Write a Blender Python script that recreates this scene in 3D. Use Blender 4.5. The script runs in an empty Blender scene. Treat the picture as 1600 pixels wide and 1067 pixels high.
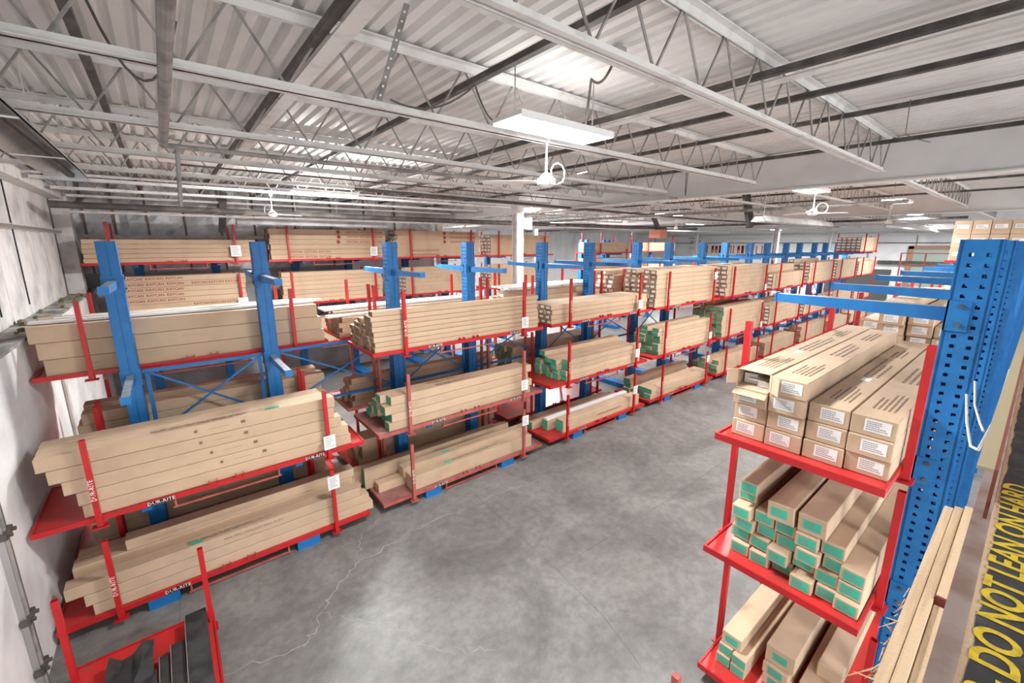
import bpy, bmesh, math, random
from mathutils import Vector, Matrix
R = math.radians
random.seed(7)
scene = bpy.context.scene
col = scene.collection

# ------------------------------------------------------------------ camera, world, exposure
cam = bpy.data.cameras.new('camera'); cam_o = bpy.data.objects.new('camera', cam); col.objects.link(cam_o)
cam.sensor_width = 36; cam.lens = 666.8 / 1600 * 36
cam.shift_x = (800 - 808) / 1600; cam.shift_y = (522 - 533.5) / 1600
cam.clip_start = 0.02; cam.clip_end = 200
cam_o.location = (0, 0, 4.6); cam_o.rotation_euler = (R(90 - 11.98), 0, R(-39.2))
scene.camera = cam_o
world = bpy.data.worlds.new('world'); scene.world = world; world.use_nodes = True
world.node_tree.nodes['Background'].inputs[0].default_value = (1, 1, 1, 1)
world.node_tree.nodes['Background'].inputs[1].default_value = 0.3
scene.view_settings.view_transform = 'Standard'; scene.view_settings.look = 'None'
scene.view_settings.gamma = 1; scene.view_settings.use_curve_mapping = False
scene.view_settings.exposure = 0.82
LAMP_W = 172

def area_lamp(name, x, y, z, sx, sy, w):
    l = bpy.data.lights.new(name, 'AREA'); l.shape = 'RECTANGLE'; l.size = sx; l.size_y = sy
    l.energy = w; l.color = (1.0, 0.985, 0.96); l.spread = R(170)
    o = bpy.data.objects.new(name, l); col.objects.link(o); o.location = (x, y, z)
    return o
# lamps of the hall, last row added out of view: (u, v, length along u, width, watts factor)
FIX = [(3.1, 3.2, 1.22, .42, 1.0), (2.9, 10.1, 1.35, .3, 1.35), (10.3, 3.3, 1.3, .42, 1.1), (15.0, 9.3, 1.3, .42, 1.3),
       (14.9, 2.7, 1.3, .42, 1.0), (15.7, 16.3, 1.3, .3, 1.6), (10.6, 19.0, 2.2, .25, 1.8), (21.5, 3.4, 1.3, .42, 1.3), (23.5, 12.9, 1.3, .42, 1.6),
       (31.0, 9.0, 1.3, .42, 1.7), (31.0, 3.6, 1.3, .42, 1.6), (31.0, 20.0, 1.3, .42, 2.0), (20.5, 21.5, 1.3, .42, 1.8),
       (38.0, 14.0, 1.3, .42, 2.2), (39.5, 5.0, 1.3, .42, 2.0), (9.5, 10.3, 1.3, .42, 1.3),
       (-.9, -2.6, 1.22, .42, .5), (3.1, -3.9, 1.22, .42, .8), (9.5, -3.6, 1.22, .42, 1.2), (16, -3.6, 1.22, .42, 1.0)]  # unseen lamps added beyond the right-hand rack to brighten the hall
for i, (u, v, sx, sy, f) in enumerate(FIX):
    area_lamp('lamp_light', u, v, 5.63, sx, sy, LAMP_W * f)
    up = area_lamp('lamp_uplight', u, v, 5.76, sx, sy, LAMP_W * f * .015); up.rotation_euler = (R(180), 0, 0)   # the slots along the housing top
    if sy <= .3:                                               # bare strip tubes shine to the sides as well
        for k in (-.4, 0, .4):
            pl_ = bpy.data.lights.new('tube_light', 'POINT'); pl_.energy = 75; pl_.shadow_soft_size = .06; pl_.color = (1, .99, .97)
            po = bpy.data.objects.new('tube_light', pl_); col.objects.link(po); po.location = (u + k, v, 5.56)

# added fill lights on the unseen camera side, standing in for daylight
for u in (1.5, 9.5, 17.5, 25.5, 33.5):
    o = area_lamp('side_fill', u, -6.9, 2.3, 5.6, 4.4, 215); o.rotation_euler = (R(90), 0, 0); o.data.color = (.95, .98, 1)
# ------------------------------------------------------------------ materials
def mat(name, c, rough=.6, metal=0., var=0., noise=0., nscale=8., bump=0., bscale=60., emis=None, es=1., c2=None, thr=(.45, .65), stretch=None):
    m = bpy.data.materials.new(name); m.use_nodes = True
    nt = m.node_tree; b = nt.nodes['Principled BSDF']
    b.inputs['Roughness'].default_value = rough; b.inputs['Metallic'].default_value = metal
    rgb = nt.nodes.new('ShaderNodeRGB'); rgb.outputs[0].default_value = (*c, 1); out = rgb.outputs[0]
    tc = nt.nodes.new('ShaderNodeTexCoord')
    if noise or c2:
        n = nt.nodes.new('ShaderNodeTexNoise'); n.inputs['Scale'].default_value = nscale; n.inputs['Detail'].default_value = 6
        if stretch:
            mp = nt.nodes.new('ShaderNodeMapping'); mp.inputs['Scale'].default_value = (stretch, 1, 1)
            nt.links.new(tc.outputs['Object'], mp.inputs['Vector']); nt.links.new(mp.outputs[0], n.inputs['Vector'])
        else: nt.links.new(tc.outputs['Object'], n.inputs['Vector'])
        mx = nt.nodes.new('ShaderNodeMix'); mx.data_type = 'RGBA'
        rr = nt.nodes.new('ShaderNodeMapRange'); rr.inputs[1].default_value = thr[0]; rr.inputs[2].default_value = thr[1]
        nt.links.new(n.outputs['Fac'], rr.inputs[0]); nt.links.new(rr.outputs[0], mx.inputs[0])
        nt.links.new(out, mx.inputs[6]); cc = c2 if c2 else tuple(x * (1 - noise) for x in c)
        mx.inputs[7].default_value = (*cc, 1); out = mx.outputs[2]
    if var:
        oi = nt.nodes.new('ShaderNodeObjectInfo'); hs = nt.nodes.new('ShaderNodeHueSaturation')
        mr = nt.nodes.new('ShaderNodeMapRange'); mr.inputs[3].default_value = 1 - var; mr.inputs[4].default_value = 1 + var
        nt.links.new(oi.outputs['Random'], mr.inputs[0]); nt.links.new(mr.outputs[0], hs.inputs['Value'])
        nt.links.new(out, hs.inputs['Color']); out = hs.outputs[0]
    nt.links.new(out, b.inputs['Base Color'])
    if bump:
        n2 = nt.nodes.new('ShaderNodeTexNoise'); n2.inputs['Scale'].default_value = bscale; n2.inputs['Detail'].default_value = 5
        nt.links.new(tc.outputs['Object'], n2.inputs['Vector'])
        bp = nt.nodes.new('ShaderNodeBump'); bp.inputs['Strength'].default_value = bump; bp.inputs['Distance'].default_value = .02
        nt.links.new(n2.outputs['Fac'], bp.inputs['Height']); nt.links.new(bp.outputs[0], b.inputs['Normal'])
    if emis:
        b.inputs['Emission Color'].default_value = (*emis, 1); b.inputs['Emission Strength'].default_value = es
    return m
M = dict(
    red=mat('red_paint', (.50, .010, .014), .42, c2=(.40, .016, .018), nscale=9),
    redfade=mat('faded_red_paint', (.42, .105, .085), .55, c2=(.34, .07, .06), nscale=7),
    reddeck=mat('red_deck_paint', (.58, .03, .03), .3, c2=(.40, .05, .045), nscale=4),
    pinkdeck=mat('worn_deck_paint', (.33, .16, .14), .55, c2=(.24, .09, .08), nscale=3),
    blue=mat('blue_paint', (.006, .135, .40), .5, c2=(.01, .17, .46), nscale=6),
    bluegrey=mat('worn_blue_paint', (.30, .33, .36), .5, c2=(.16, .24, .34), nscale=9),
    card=mat('cardboard', (.54, .395, .272), .85, var=.09, noise=.10, nscale=3, bump=.12, bscale=14),
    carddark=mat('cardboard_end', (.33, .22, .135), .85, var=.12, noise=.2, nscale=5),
    cardin=mat('cardboard_inside', (.40, .27, .16), .9),
    cardgap=mat('seam_shadow_line', (.10, .07, .045), .9),
    ink=mat('brown_ink', (.20, .135, .09), .8), inkred=mat('red_ink', (.27, .05, .035), .8),
    greylabelink=mat('grey_ink', (.24, .24, .27), .8),
    green=mat('green_sticker', (.035, .50, .33), .5, var=.06), greendark=mat('green_end_label', (.055, .44, .27), .6, var=.15),
    white=mat('white_paper', (.82, .82, .80), .6), black=mat('black_gap', (.01, .01, .012), .7),
    steelwhite=mat('white_painted_steel', (.70, .685, .665), .5, c2=(.48, .465, .445), nscale=5, thr=(.5, .75)),
    deckwhite=mat('white_painted_deck', (.78, .765, .745), .5, c2=(.60, .585, .565), nscale=1.1, thr=(.5, .8)),
    rod=mat('dull_grey_steel', (.30, .285, .27), .5, c2=(.16, .15, .14), nscale=6),
    darkpipe=mat('dark_pipe', (.055, .05, .046), .55, c2=(.12, .11, .10), nscale=5),
    galv=mat('galvanised', (.45, .45, .44), .35, .7), alu=mat('aluminium_reflector', (.6, .61, .61), .35, .35, noise=.3, nscale=3),
    fan=mat('fan_white', (.80, .80, .79), .35),
    girder=mat('girder_grey', (.76, .755, .75), .5, noise=.08, nscale=2),
    wood=mat('rough_lumber', (.50, .365, .235), .85, c2=(.38, .26, .16), nscale=26, bump=.3, bscale=60, stretch=.06),
    woodsplit=mat('split_wood', (.58, .42, .26), .9, c2=(.50, .32, .17), nscale=30),
    rail=mat('worn_steel_rail', (.36, .30, .28), .45, .2, c2=(.26, .17, .15), nscale=7),
    blacktape=mat('black_painted_board', (.018, .018, .02), .75, c2=(.05, .048, .048), nscale=18),
    yellow=mat('yellow_paint', (.62, .44, .015), .6, c2=(.42, .30, .02), nscale=60),
    blackmetal=mat('black_sheet_metal', (.022, .024, .027), .4, c2=(.05, .052, .056), nscale=5),
    foil=mat('foil_lining', (.74, .75, .75), .38, .1, c2=(.48, .48, .48), nscale=1.3, bump=.8, bscale=3),
    block=mat('grey_block', (.36, .35, .34), .85, noise=.25, nscale=3),
    orange=mat('orange_paint', (.75, .12, .02), .5), lens=mat('lamp_lens', (1, 1, 1), .5, emis=(1, .99, .97), es=9),
    farwhite=mat('far_white_wall', (.82, .83, .85), .6, c2=(.62, .63, .65), nscale=.8, thr=(.5, .8)),
    glass=mat('dull_glass', (.35, .42, .38), .15), rope=mat('white_strap', (.75, .73, .70), .5),
)
def floor_mat():
    m = bpy.data.materials.new('polished_concrete'); m.use_nodes = True; nt = m.node_tree; b = nt.nodes['Principled BSDF']
    tc = nt.nodes.new('ShaderNodeTexCoord')
    def noise(sc, det, rough=.6, dist=0):
        n = nt.nodes.new('ShaderNodeTexNoise'); n.inputs['Scale'].default_value = sc; n.inputs['Detail'].default_value = det
        n.inputs['Roughness'].default_value = rough; n.inputs['Distortion'].default_value = dist
        nt.links.new(tc.outputs['Object'], n.inputs['Vector']); return n.outputs['Fac']
    r1 = nt.nodes.new('ShaderNodeValToRGB'); r1.color_ramp.elements[0].position = .32; r1.color_ramp.elements[1].position = .68
    r1.color_ramp.elements[0].color = (.135, .133, .13, 1); r1.color_ramp.elements[1].color = (.275, .272, .265, 1)
    nt.links.new(noise(.75, 10, .68, .6), r1.inputs[0])
    mx = nt.nodes.new('ShaderNodeMix'); mx.data_type = 'RGBA'; mx.blend_type = 'MULTIPLY'; mx.inputs[0].default_value = .8
    r2 = nt.nodes.new('ShaderNodeValToRGB'); r2.color_ramp.elements[0].position = .35; r2.color_ramp.elements[1].position = .62
    r2.color_ramp.elements[0].color = (.70, .70, .70, 1); r2.color_ramp.elements[1].color = (1.08, 1.08, 1.08, 1)
    nt.links.new(noise(7, 8, .7), r2.inputs[0]); nt.links.new(r1.outputs[0], mx.inputs[6]); nt.links.new(r2.outputs[0], mx.inputs[7])
    nt.links.new(mx.outputs[2], b.inputs['Base Color'])
    mr = nt.nodes.new('ShaderNodeMapRange'); mr.inputs[3].default_value = .32; mr.inputs[4].default_value = .6
    nt.links.new(noise(2.2, 6), mr.inputs[0]); nt.links.new(mr.outputs[0], b.inputs['Roughness'])
    return m
M['floor'] = floor_mat()
def block_mat(name, c, c2, bw=.4, bh=.2, axis='YZ', strength=.5):
    m = bpy.data.materials.new(name); m.use_nodes = True; nt = m.node_tree; b = nt.nodes['Principled BSDF']
    tc = nt.nodes.new('ShaderNodeTexCoord'); sp = nt.nodes.new('ShaderNodeSeparateXYZ'); cb = nt.nodes.new('ShaderNodeCombineXYZ')
    nt.links.new(tc.outputs['Object'], sp.inputs[0])
    nt.links.new(sp.outputs[axis[0]], cb.inputs[0]); nt.links.new(sp.outputs[axis[1]], cb.inputs[1])
    br = nt.nodes.new('ShaderNodeTexBrick'); br.inputs['Scale'].default_value = 1; br.inputs['Brick Width'].default_value = bw
    br.inputs['Row Height'].default_value = bh; br.inputs['Mortar Size'].default_value = .006
    nt.links.new(cb.outputs[0], br.inputs['Vector'])
    n = nt.nodes.new('ShaderNodeTexNoise'); n.inputs['Scale'].default_value = 1.2; n.inputs['Detail'].default_value = 8
    nt.links.new(tc.outputs['Object'], n.inputs['Vector'])
    rp = nt.nodes.new('ShaderNodeValToRGB'); rp.color_ramp.elements[0].position = .38; rp.color_ramp.elements[1].position = .6
    rp.color_ramp.elements[0].color = (*c2, 1); rp.color_ramp.elements[1].color = (*c, 1)
    nt.links.new(n.outputs['Fac'], rp.inputs[0]); nt.links.new(rp.outputs[0], b.inputs['Base Color'])
    bp = nt.nodes.new('ShaderNodeBump'); bp.inputs['Strength'].default_value = strength; bp.inputs['Distance'].default_value = .01; bp.invert = True
    nt.links.new(br.outputs['Fac'], bp.inputs['Height']); nt.links.new(bp.outputs[0], b.inputs['Normal'])
    b.inputs['Roughness'].default_value = .75
    return m
M['blockwhite'] = block_mat('white_block_wall', (.80, .80, .80), (.60, .60, .605))
M['panel'] = mat('stained_panel', (.74, .73, .72), .8, c2=(.48, .47, .46), nscale=2.2, thr=(.42, .7), bump=.2, bscale=9)

# ------------------------------------------------------------------ mesh helpers
class MB:
    def __init__(s): s.v = []; s.f = []; s.m = []
    def face(s, pts, mi=0):
        i = len(s.v); s.v += [tuple(p) for p in pts]; s.f.append(tuple(range(i, i + len(pts)))); s.m.append(mi); return s
    def box(s, x0, x1, y0, y1, z0, z1, mi=0):
        i = len(s.v)
        s.v += [(x0, y0, z0), (x1, y0, z0), (x1, y1, z0), (x0, y1, z0), (x0, y0, z1), (x1, y0, z1), (x1, y1, z1), (x0, y1, z1)]
        for q in ((0, 3, 2, 1), (4, 5, 6, 7), (0, 1, 5, 4), (1, 2, 6, 5), (2, 3, 7, 6), (3, 0, 4, 7)):
            s.f.append(tuple(i + k for k in q)); s.m.append(mi)
        return s
    def cbox(s, x0, x1, y0, y1, z0, z1, b=.004, mi=0):      # box with chamfered edges
        i = len(s.v); X = (x0, x1); Y = (y0, y1); Z = (z0, z1); idx = {}
        for a in (0, 1):
            for c in (0, 1):
                for d in (0, 1):
                    sx, sy, sz = (b, -b)[a], (b, -b)[c], (b, -b)[d]
                    for k, p in enumerate(((X[a], Y[c] + sy, Z[d] + sz), (X[a] + sx, Y[c], Z[d] + sz), (X[a] + sx, Y[c] + sy, Z[d]))):
                        idx[a, c, d, k] = len(s.v); s.v.append(p)
        def q(*t): s.f.append(tuple(idx[k] for k in t)); s.m.append(mi)
        for a in (0, 1):
            q((a, 0, 0, 0), (a, 1, 0, 0), (a, 1, 1, 0), (a, 0, 1, 0)); q((0, a, 0, 1), (1, a, 0, 1), (1, a, 1, 1), (0, a, 1, 1))
            q((0, 0, a, 2), (1, 0, a, 2), (1, 1, a, 2), (0, 1, a, 2))
            for c in (0, 1):
                q((a, c, 0, 0), (a, c, 1, 0), (a, c, 1, 1), (a, c, 0, 1)); q((a, 0, c, 0), (a, 1, c, 0), (a, 1, c, 2), (a, 0, c, 2))
                q((0, a, c, 1), (1, a, c, 1), (1, a, c, 2), (0, a, c, 2))
                for d in (0, 1): q((a, c, d, 0), (a, c, d, 1), (a, c, d, 2))
        return s
    def tube(s, p0, p1, r, n=8, mi=0, r1=None):
        p0 = Vector(p0); p1 = Vector(p1); d = (p1 - p0).normalized(); r1 = r if r1 is None else r1
        a = d.orthogonal().normalized(); b = d.cross(a); i = len(s.v)
        for P, rr in ((p0, r), (p1, r1)):
            for k in range(n):
                t = 2 * math.pi * k / n + math.pi / n; s.v.append(tuple(P + (a * math.cos(t) + b * math.sin(t)) * rr))
        for k in range(n):
            s.f.append((i + k, i + (k + 1) % n, i + n + (k + 1) % n, i + n + k)); s.m.append(mi)
        s.f.append(tuple(i + k for k in reversed(range(n)))); s.m.append(mi); s.f.append(tuple(i + n + k for k in range(n))); s.m.append(mi)
        return s
    def bar(s, p0, p1, w, h, mi=0):                        # rectangular bar, h measured near the vertical
        p0 = Vector(p0); p1 = Vector(p1); d = (p1 - p0).normalized()
        up = Vector((0, 0, 1)) if abs(d.z) < .95 else Vector((0, 1, 0))
        a = d.cross(up).normalized() * (w / 2); b = a.cross(d).normalized() * (h / 2); i = len(s.v)
        for P in (p0, p1):
            for x, y in ((-1, -1), (1, -1), (1, 1), (-1, 1)): s.v.append(tuple(P + a * x + b * y))
        for q in ((0, 1, 2, 3), (7, 6, 5, 4), (0, 4, 5, 1), (1, 5, 6, 2), (2, 6, 7, 3), (3, 7, 4, 0)):
            s.f.append(tuple(i + k for k in q)); s.m.append(mi)
        return s
    def path(s, pts, r, n=6, mi=0):
        for a, b in zip(pts, pts[1:]): s.tube(a, b, r, n, mi)
        return s
    def mesh(s, name, mats):
        me = bpy.data.meshes.new(name); me.from_pydata(s.v, [], s.f); me.update()
        for m in (mats if isinstance(mats, (list, tuple)) else [mats]): me.materials.append(m)
        if any(s.m): me.polygons.foreach_set('material_index', s.m)
        bm = bmesh.new(); bm.from_mesh(me); bmesh.ops.recalc_face_normals(bm, faces=bm.faces); bm.to_mesh(me); bm.free()
        return me
def link(name, me, parent=None, loc=(0, 0, 0), rot=(0, 0, 0), scale=None):
    o = bpy.data.objects.new(name, me); col.objects.link(o); o.location = loc; o.rotation_euler = rot
    if scale: o.scale = scale
    if parent: o.parent = parent
    return o
def tag(o, label=None, cat=None, group=None, kind=None):
    if label: o['label'] = label
    if cat: o['category'] = cat
    if group: o['group'] = group
    if kind: o['kind'] = kind
    return o
def thing(name, label, cat, loc=(0, 0, 0), rot=(0, 0, 0), group=None):
    return tag(link(name, None, None, loc, rot), label, cat, group)
def copy_tree(o, parent=None):
    c = o.copy(); col.objects.link(c)
    if parent: c.parent = parent
    for ch in o.children: copy_tree(ch, c)
    return c
def struct(name, me, **k): return tag(link(name, me, **k), kind='structure')

_text = {}
def text_mesh(s, m, size=1., extrude=0., bold=0.):
    key = (s, m.name, size)
    if key not in _text:
        cu = bpy.data.curves.new('t', 'FONT'); cu.body = s; cu.size = size; cu.extrude = extrude; cu.resolution_u = 1 if size > .2 or not bold else 4; cu.offset = bold
        cu.align_x = 'CENTER'; cu.align_y = 'CENTER'
        o = bpy.data.objects.new('t', cu); col.objects.link(o)
        dg = bpy.context.evaluated_depsgraph_get(); me = bpy.data.meshes.new_from_object(o.evaluated_get(dg))
        bpy.data.objects.remove(o); bpy.data.curves.remove(cu); me.materials.clear(); me.materials.append(m); me.name = 'printed_text'
        _text[key] = me
    return _text[key]
def dashes(name, m, w, h, rows, seed=1, fill=.8):          # lines of small unreadable print, in the XZ plane facing -Y
    rnd = random.Random(seed); b = MB()
    for i in range(rows):
        z = h / 2 - (i + .5) * h / rows; x = -w / 2; e = x + w * rnd.uniform(.55, 1) ; t = h / rows * .2
        while x < e:
            d = rnd.uniform(.04, .13) * w; x1 = min(x + d, e); b.face([(x, 0, z - t), (x1, 0, z - t), (x1, 0, z + t), (x, 0, z + t)])
            x = x1 + w * .02
    return b.mesh(name, m)

# ------------------------------------------------------------------ the setting
DECKZ = 6.22; UW = -1.565; UA, UB, VB = -1.9, 44.0, 16.6; VBACK = 29.0; VR = -7.0; GU = [9.0, 19.5, 30.0, 40.5]
b = MB(); b.box(UA, UB, VR, VBACK, -.2, 0); floor = struct('floor', b.mesh('floor', M['floor']))
cm = mat('pale_crack', (.42, .40, .37), .8, c2=(.30, .29, .27), nscale=9)
def crack(pts, w, seed, m=cm, wob=.045, sub=9):
    rnd = random.Random(seed); P = []
    for a, c in zip(pts, pts[1:]):
        for k in range(sub):
            t = k / sub; P.append((a[0] + (c[0] - a[0]) * t + rnd.uniform(-wob, wob), a[1] + (c[1] - a[1]) * t + rnd.uniform(-wob, wob), w * rnd.uniform(.3, 1.2)))
    P.append((*pts[-1], w * .3)); mb = MB()
    for a, c in zip(P, P[1:]):
        d = Vector((c[0] - a[0], c[1] - a[1])).normalized(); n = Vector((-d.y, d.x))
        mb.face([(a[0] - n.x * a[2], a[1] - n.y * a[2], .0012), (c[0] - n.x * c[2], c[1] - n.y * c[2], .0012), (c[0] + n.x * c[2], c[1] + n.y * c[2], .0012), (a[0] + n.x * a[2], a[1] + n.y * a[2], .0012)])
    link('floor_crack', mb.mesh('floor_crack', m), floor)
crack([(.70, 4.74), (.94, 5.11), (1.28, 5.44), (1.63, 5.69), (2.53, 5.88), (4.17, 5.83), (5.51, 5.69)], .007, 1)
crack([(.70, 4.74), (-.31, 5.02)], .006, 2); crack([(1.63, 5.69), (1.9, 6.3), (2.3, 6.5)], .004, 3)
crack([(.94, 5.11), (1.5, 4.5), (1.9, 3.7), (2.4, 3.3)], .0025, 5)
jm = mat('joint_line', (.13, .125, .12), .9)
crack([(3.52, 2.14), (3.71, 2.85), (3.8, 3.76), (3.9, 5.4), (3.95, 6.4)], .005, 4, jm, .004)
crack([(3.8, 3.76), (6.5, 3.7), (12, 3.75), (20, 3.7)], .004, 6, jm, .004); crack([(-.45, 5.9), (-.42, 6.6)], .005, 8, jm, .002)

# walls
b = MB(); b.box(UW - .6, UW, VR, VB, 0, 3.36)
wl = struct('wall_left', b.mesh('wall_left', M['blockwhite']))
b = MB(); b.box(UA - .6, UA, VR, VB + .1, 3.36, DECKZ + .3); link('upper_lining', b.mesh('upper_lining', M['darkpipe']), wl)
b = MB(); b.box(UW - .34, UW + .03, 2, VB, 3.36, 3.40); link('ledge_cap', b.mesh('ledge_cap', mat('ledge', (.40, .39, .37), .9, c2=(.12, .11, .10), nscale=4)), wl)
b = MB(); b.box(0, .012, .006, 1.19, 0, 1.44); pm = b.mesh('lining_panel', M['panel'])
b = MB(); b.box(0, .012, .006, 1.19, 0, 1.18); pm2 = b.mesh('lining_panel', M['panel'])
v = 1.4
while v < 14.5:
    link('lining_panel', pm, wl, (UA, v, 3.4)); link('lining_panel', pm2, wl, (UA, v, 4.93)); v += 1.2
b = MB(); b.box(UA, UA + .3, 14.9, 15.2, 3.4, DECKZ).box(UA, UA + .06, 2, 15, 4.83, 4.93); b.box(UA, UA + .25, 2, 15.0, 5.62, 5.8)
link('wall_girt', b.mesh('wall_girt', M['steelwhite']), wl)
b = MB(); b.box(UW - .32, UW - .06, 15.25, 15.55, 3.4, 5.62); link('pilaster', b.mesh('pilaster', M['steelwhite']), wl)
b = MB(); b.path([(UA + .1, 2, 4.87), (UA + .1, 14.8, 4.87)], .03); link('conduit', b.mesh('conduit', M['galv']), wl)
b = MB(); b.path([(UA + .06, 9.0, 5.8), (UA + .05, 9.05, 3.6)], .01).path([(UA + .06, 10.7, 5.6), (UA + .05, 10.72, 3.6)], .01).path([(UA + .05, 7.6, 4.8), (UA + .04, 7.7, 3.4)], .012)
link('wall_cable', b.mesh('wall_cable', M['black']), wl)
# debris on the ledge
b = MB(); rnd = random.Random(3)
for i in range(26):
    x = rnd.uniform(UW - .3, UW - .05); y = rnd.choice([rnd.uniform(8.5, 10.5), rnd.uniform(11, 16)]); s = rnd.uniform(.02, .06); b.box(x, x + s, y, y + s * 2.5, 3.4, 3.4 + s)
tag(link('ledge_debris', b.mesh('ledge_debris', mat('debris', (.22, .18, .10), .95, c2=(.06, .055, .05), nscale=20))), 'loose debris lying along the dusty ledge of the left wall', 'debris', kind='stuff')
# steel track on the left wall (dock door rail)
t = thing('door_track', 'dark steel door track with clamps on the left white wall', 'track', (UW, 5.95, 0))
b = MB(); b.box(0, .012, -.16, 0, 0, 3.3); b.box(.012, .05, -.16, -.145, 0, 3.3).box(.012, .05, -.012, 0, 0, 3.3); link('channel', b.mesh('channel', M['galv']), t)
b = MB(); b.tube((.03, -.08, 0), (.03, -.08, 3.2), .03, 10); link('rod', b.mesh('rod', M['rod']), t)
b = MB(); b.box(.012, .08, -.2, .02, -.03, .03).tube((.08, -.15, 0), (.11, -.15, 0), .02).tube((.08, -.03, 0), (.11, -.03, 0), .02); cl = b.mesh('clamp', M['darkpipe'])
for z in (.35, .95, 1.9, 2.6): link('clamp', cl, t, (0, 0, z))
b = MB(); b.tube((UW + .03, 9.9, .4), (UW + .03, 9.9, 3.3), .035, 8); tag(link('downpipe', b.mesh('downpipe', M['steelwhite'])), 'white painted vertical pipe on the left wall beside the rack', 'pipe')

# back wall with foil lining and battens
b = MB(); b.box(UA, 8.9, VB, VB + .3, 0, 3.8); wb = struct('wall_back', b.mesh('wall_back', block_mat('grey_blocks', (.50, .50, .49), (.34, .335, .33), axis='XZ', strength=1)))
b = MB(); n = 60
for i in range(n):
    for k in range(12):
        rr = random.Random(i * 100 + k).uniform
        x0 = UA + 10.8 * i / n; x1 = UA + 10.8 * (i + 1) / n; z0 = 3.8 + 2.45 * k / 12; z1 = 3.8 + 2.45 * (k + 1) / 12
        def dd(a, c): return VB - .10 + .07 * random.Random(int(a * 997) * 31 + int(c * 613)).random()
        b.face([(x0, dd(i, k), z0), (x1, dd(i + 1, k), z0), (x1, dd(i + 1, k + 1), z1), (x0, dd(i, k + 1), z1)])
me = b.mesh('foil_lining', M['foil']); link('foil_lining', me, wb)
b = MB(); b.box(0, .05, VB - .14, VB - .02, 3.8, 6.2); bat = b.mesh('batten', mat('timber_batten', (.26, .18, .12), .9))
for x in (-1.55, -.95, -.25, .6, 1.5, 2.4, 3.6, 4.8, 6.0, 7.2): link('batten', bat, wb, (x, 0, 0))
link('white_block_section', MB().box(5.4, 8.88, VB - .145, VB, 0, 4.25).mesh('white_block_section', M['farwhite']), wb)
b = MB(); b.box(UA, 9, VB - .2, VB - .1, 4.74, 4.84); link('conduit', b.mesh('wall_pipe', M['steelwhite']), wb)
b = MB(); b.box(8.9, UB, VBACK, VBACK + .3, 0, DECKZ + .2).box(8.6, 8.9, VB + .3, VBACK, 0, DECKZ + .2)
for i in range(56): b.box(9 + i * .62, 9.3 + i * .62, VBACK - .04, VBACK, 0, DECKZ)
struct('wall_rear', b.mesh('wall_rear', M['farwhite']))
b = MB(); b.box(UB, UB + .3, VR, VBACK, 0, DECKZ + .2)
wf = struct('wall_far', b.mesh('wall_far', M['farwhite']))
b = MB(); b.box(UB - .2, UB, VR, VBACK, 5.2, 5.4).box(UB - .1, UB, VR, VBACK, 4.62, 4.68, 1); b.box(UB - .3, UB, VR, 8.5, 3.0, 3.3, 1); link('wall_girt', b.mesh('far_girt', [M['girder'], M['darkpipe']]), wf)
b = MB()
for y in (12, 9.2, 6.4, 1.2): b.box(UB - .06, UB, y, y + .06, 0, 5.2)
link('panel_joint', b.mesh('panel_joint', M['rod']), wf)
b = MB(); b.box(UA, UB, VR - .3, VR, 4.6, DECKZ + .2)
for x0, x1 in ((UA, -1.5), (4.5, 6.5), (12.5, 14.5), (20.5, 22.5), (28.5, 30.5), (36.5, UB)): b.box(x0, x1, VR - .3, VR, 0, 4.6)  # gaps added in the unseen wall to go with the side fill lights
struct('wall_right', b.mesh('wall_right', M['farwhite']))
# far door opening with a timber frame and the dark dock opening
d1 = struct('door_1', MB().box(UB - .12, UB - .02, 3.2, 6.6, 1.5, 4.2).mesh('door_1', M['glass']))
link('door_frame', MB().box(UB - .2, UB - .1, 3.0, 3.3, 1, 4.4).box(UB - .2, UB - .1, 6.5, 6.8, 1, 4.4).box(UB - .2, UB - .1, 3.0, 6.8, 4.2, 4.45).mesh('door_frame', mat('timber_frame', (.36, .20, .14), .8)), d1)
struct('door_2', MB().box(UB - .1, UB - .02, 7.6, 12.0, 0, 2.6).mesh('door_2', mat('dock_door', (.10, .10, .105), .7)))

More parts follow.
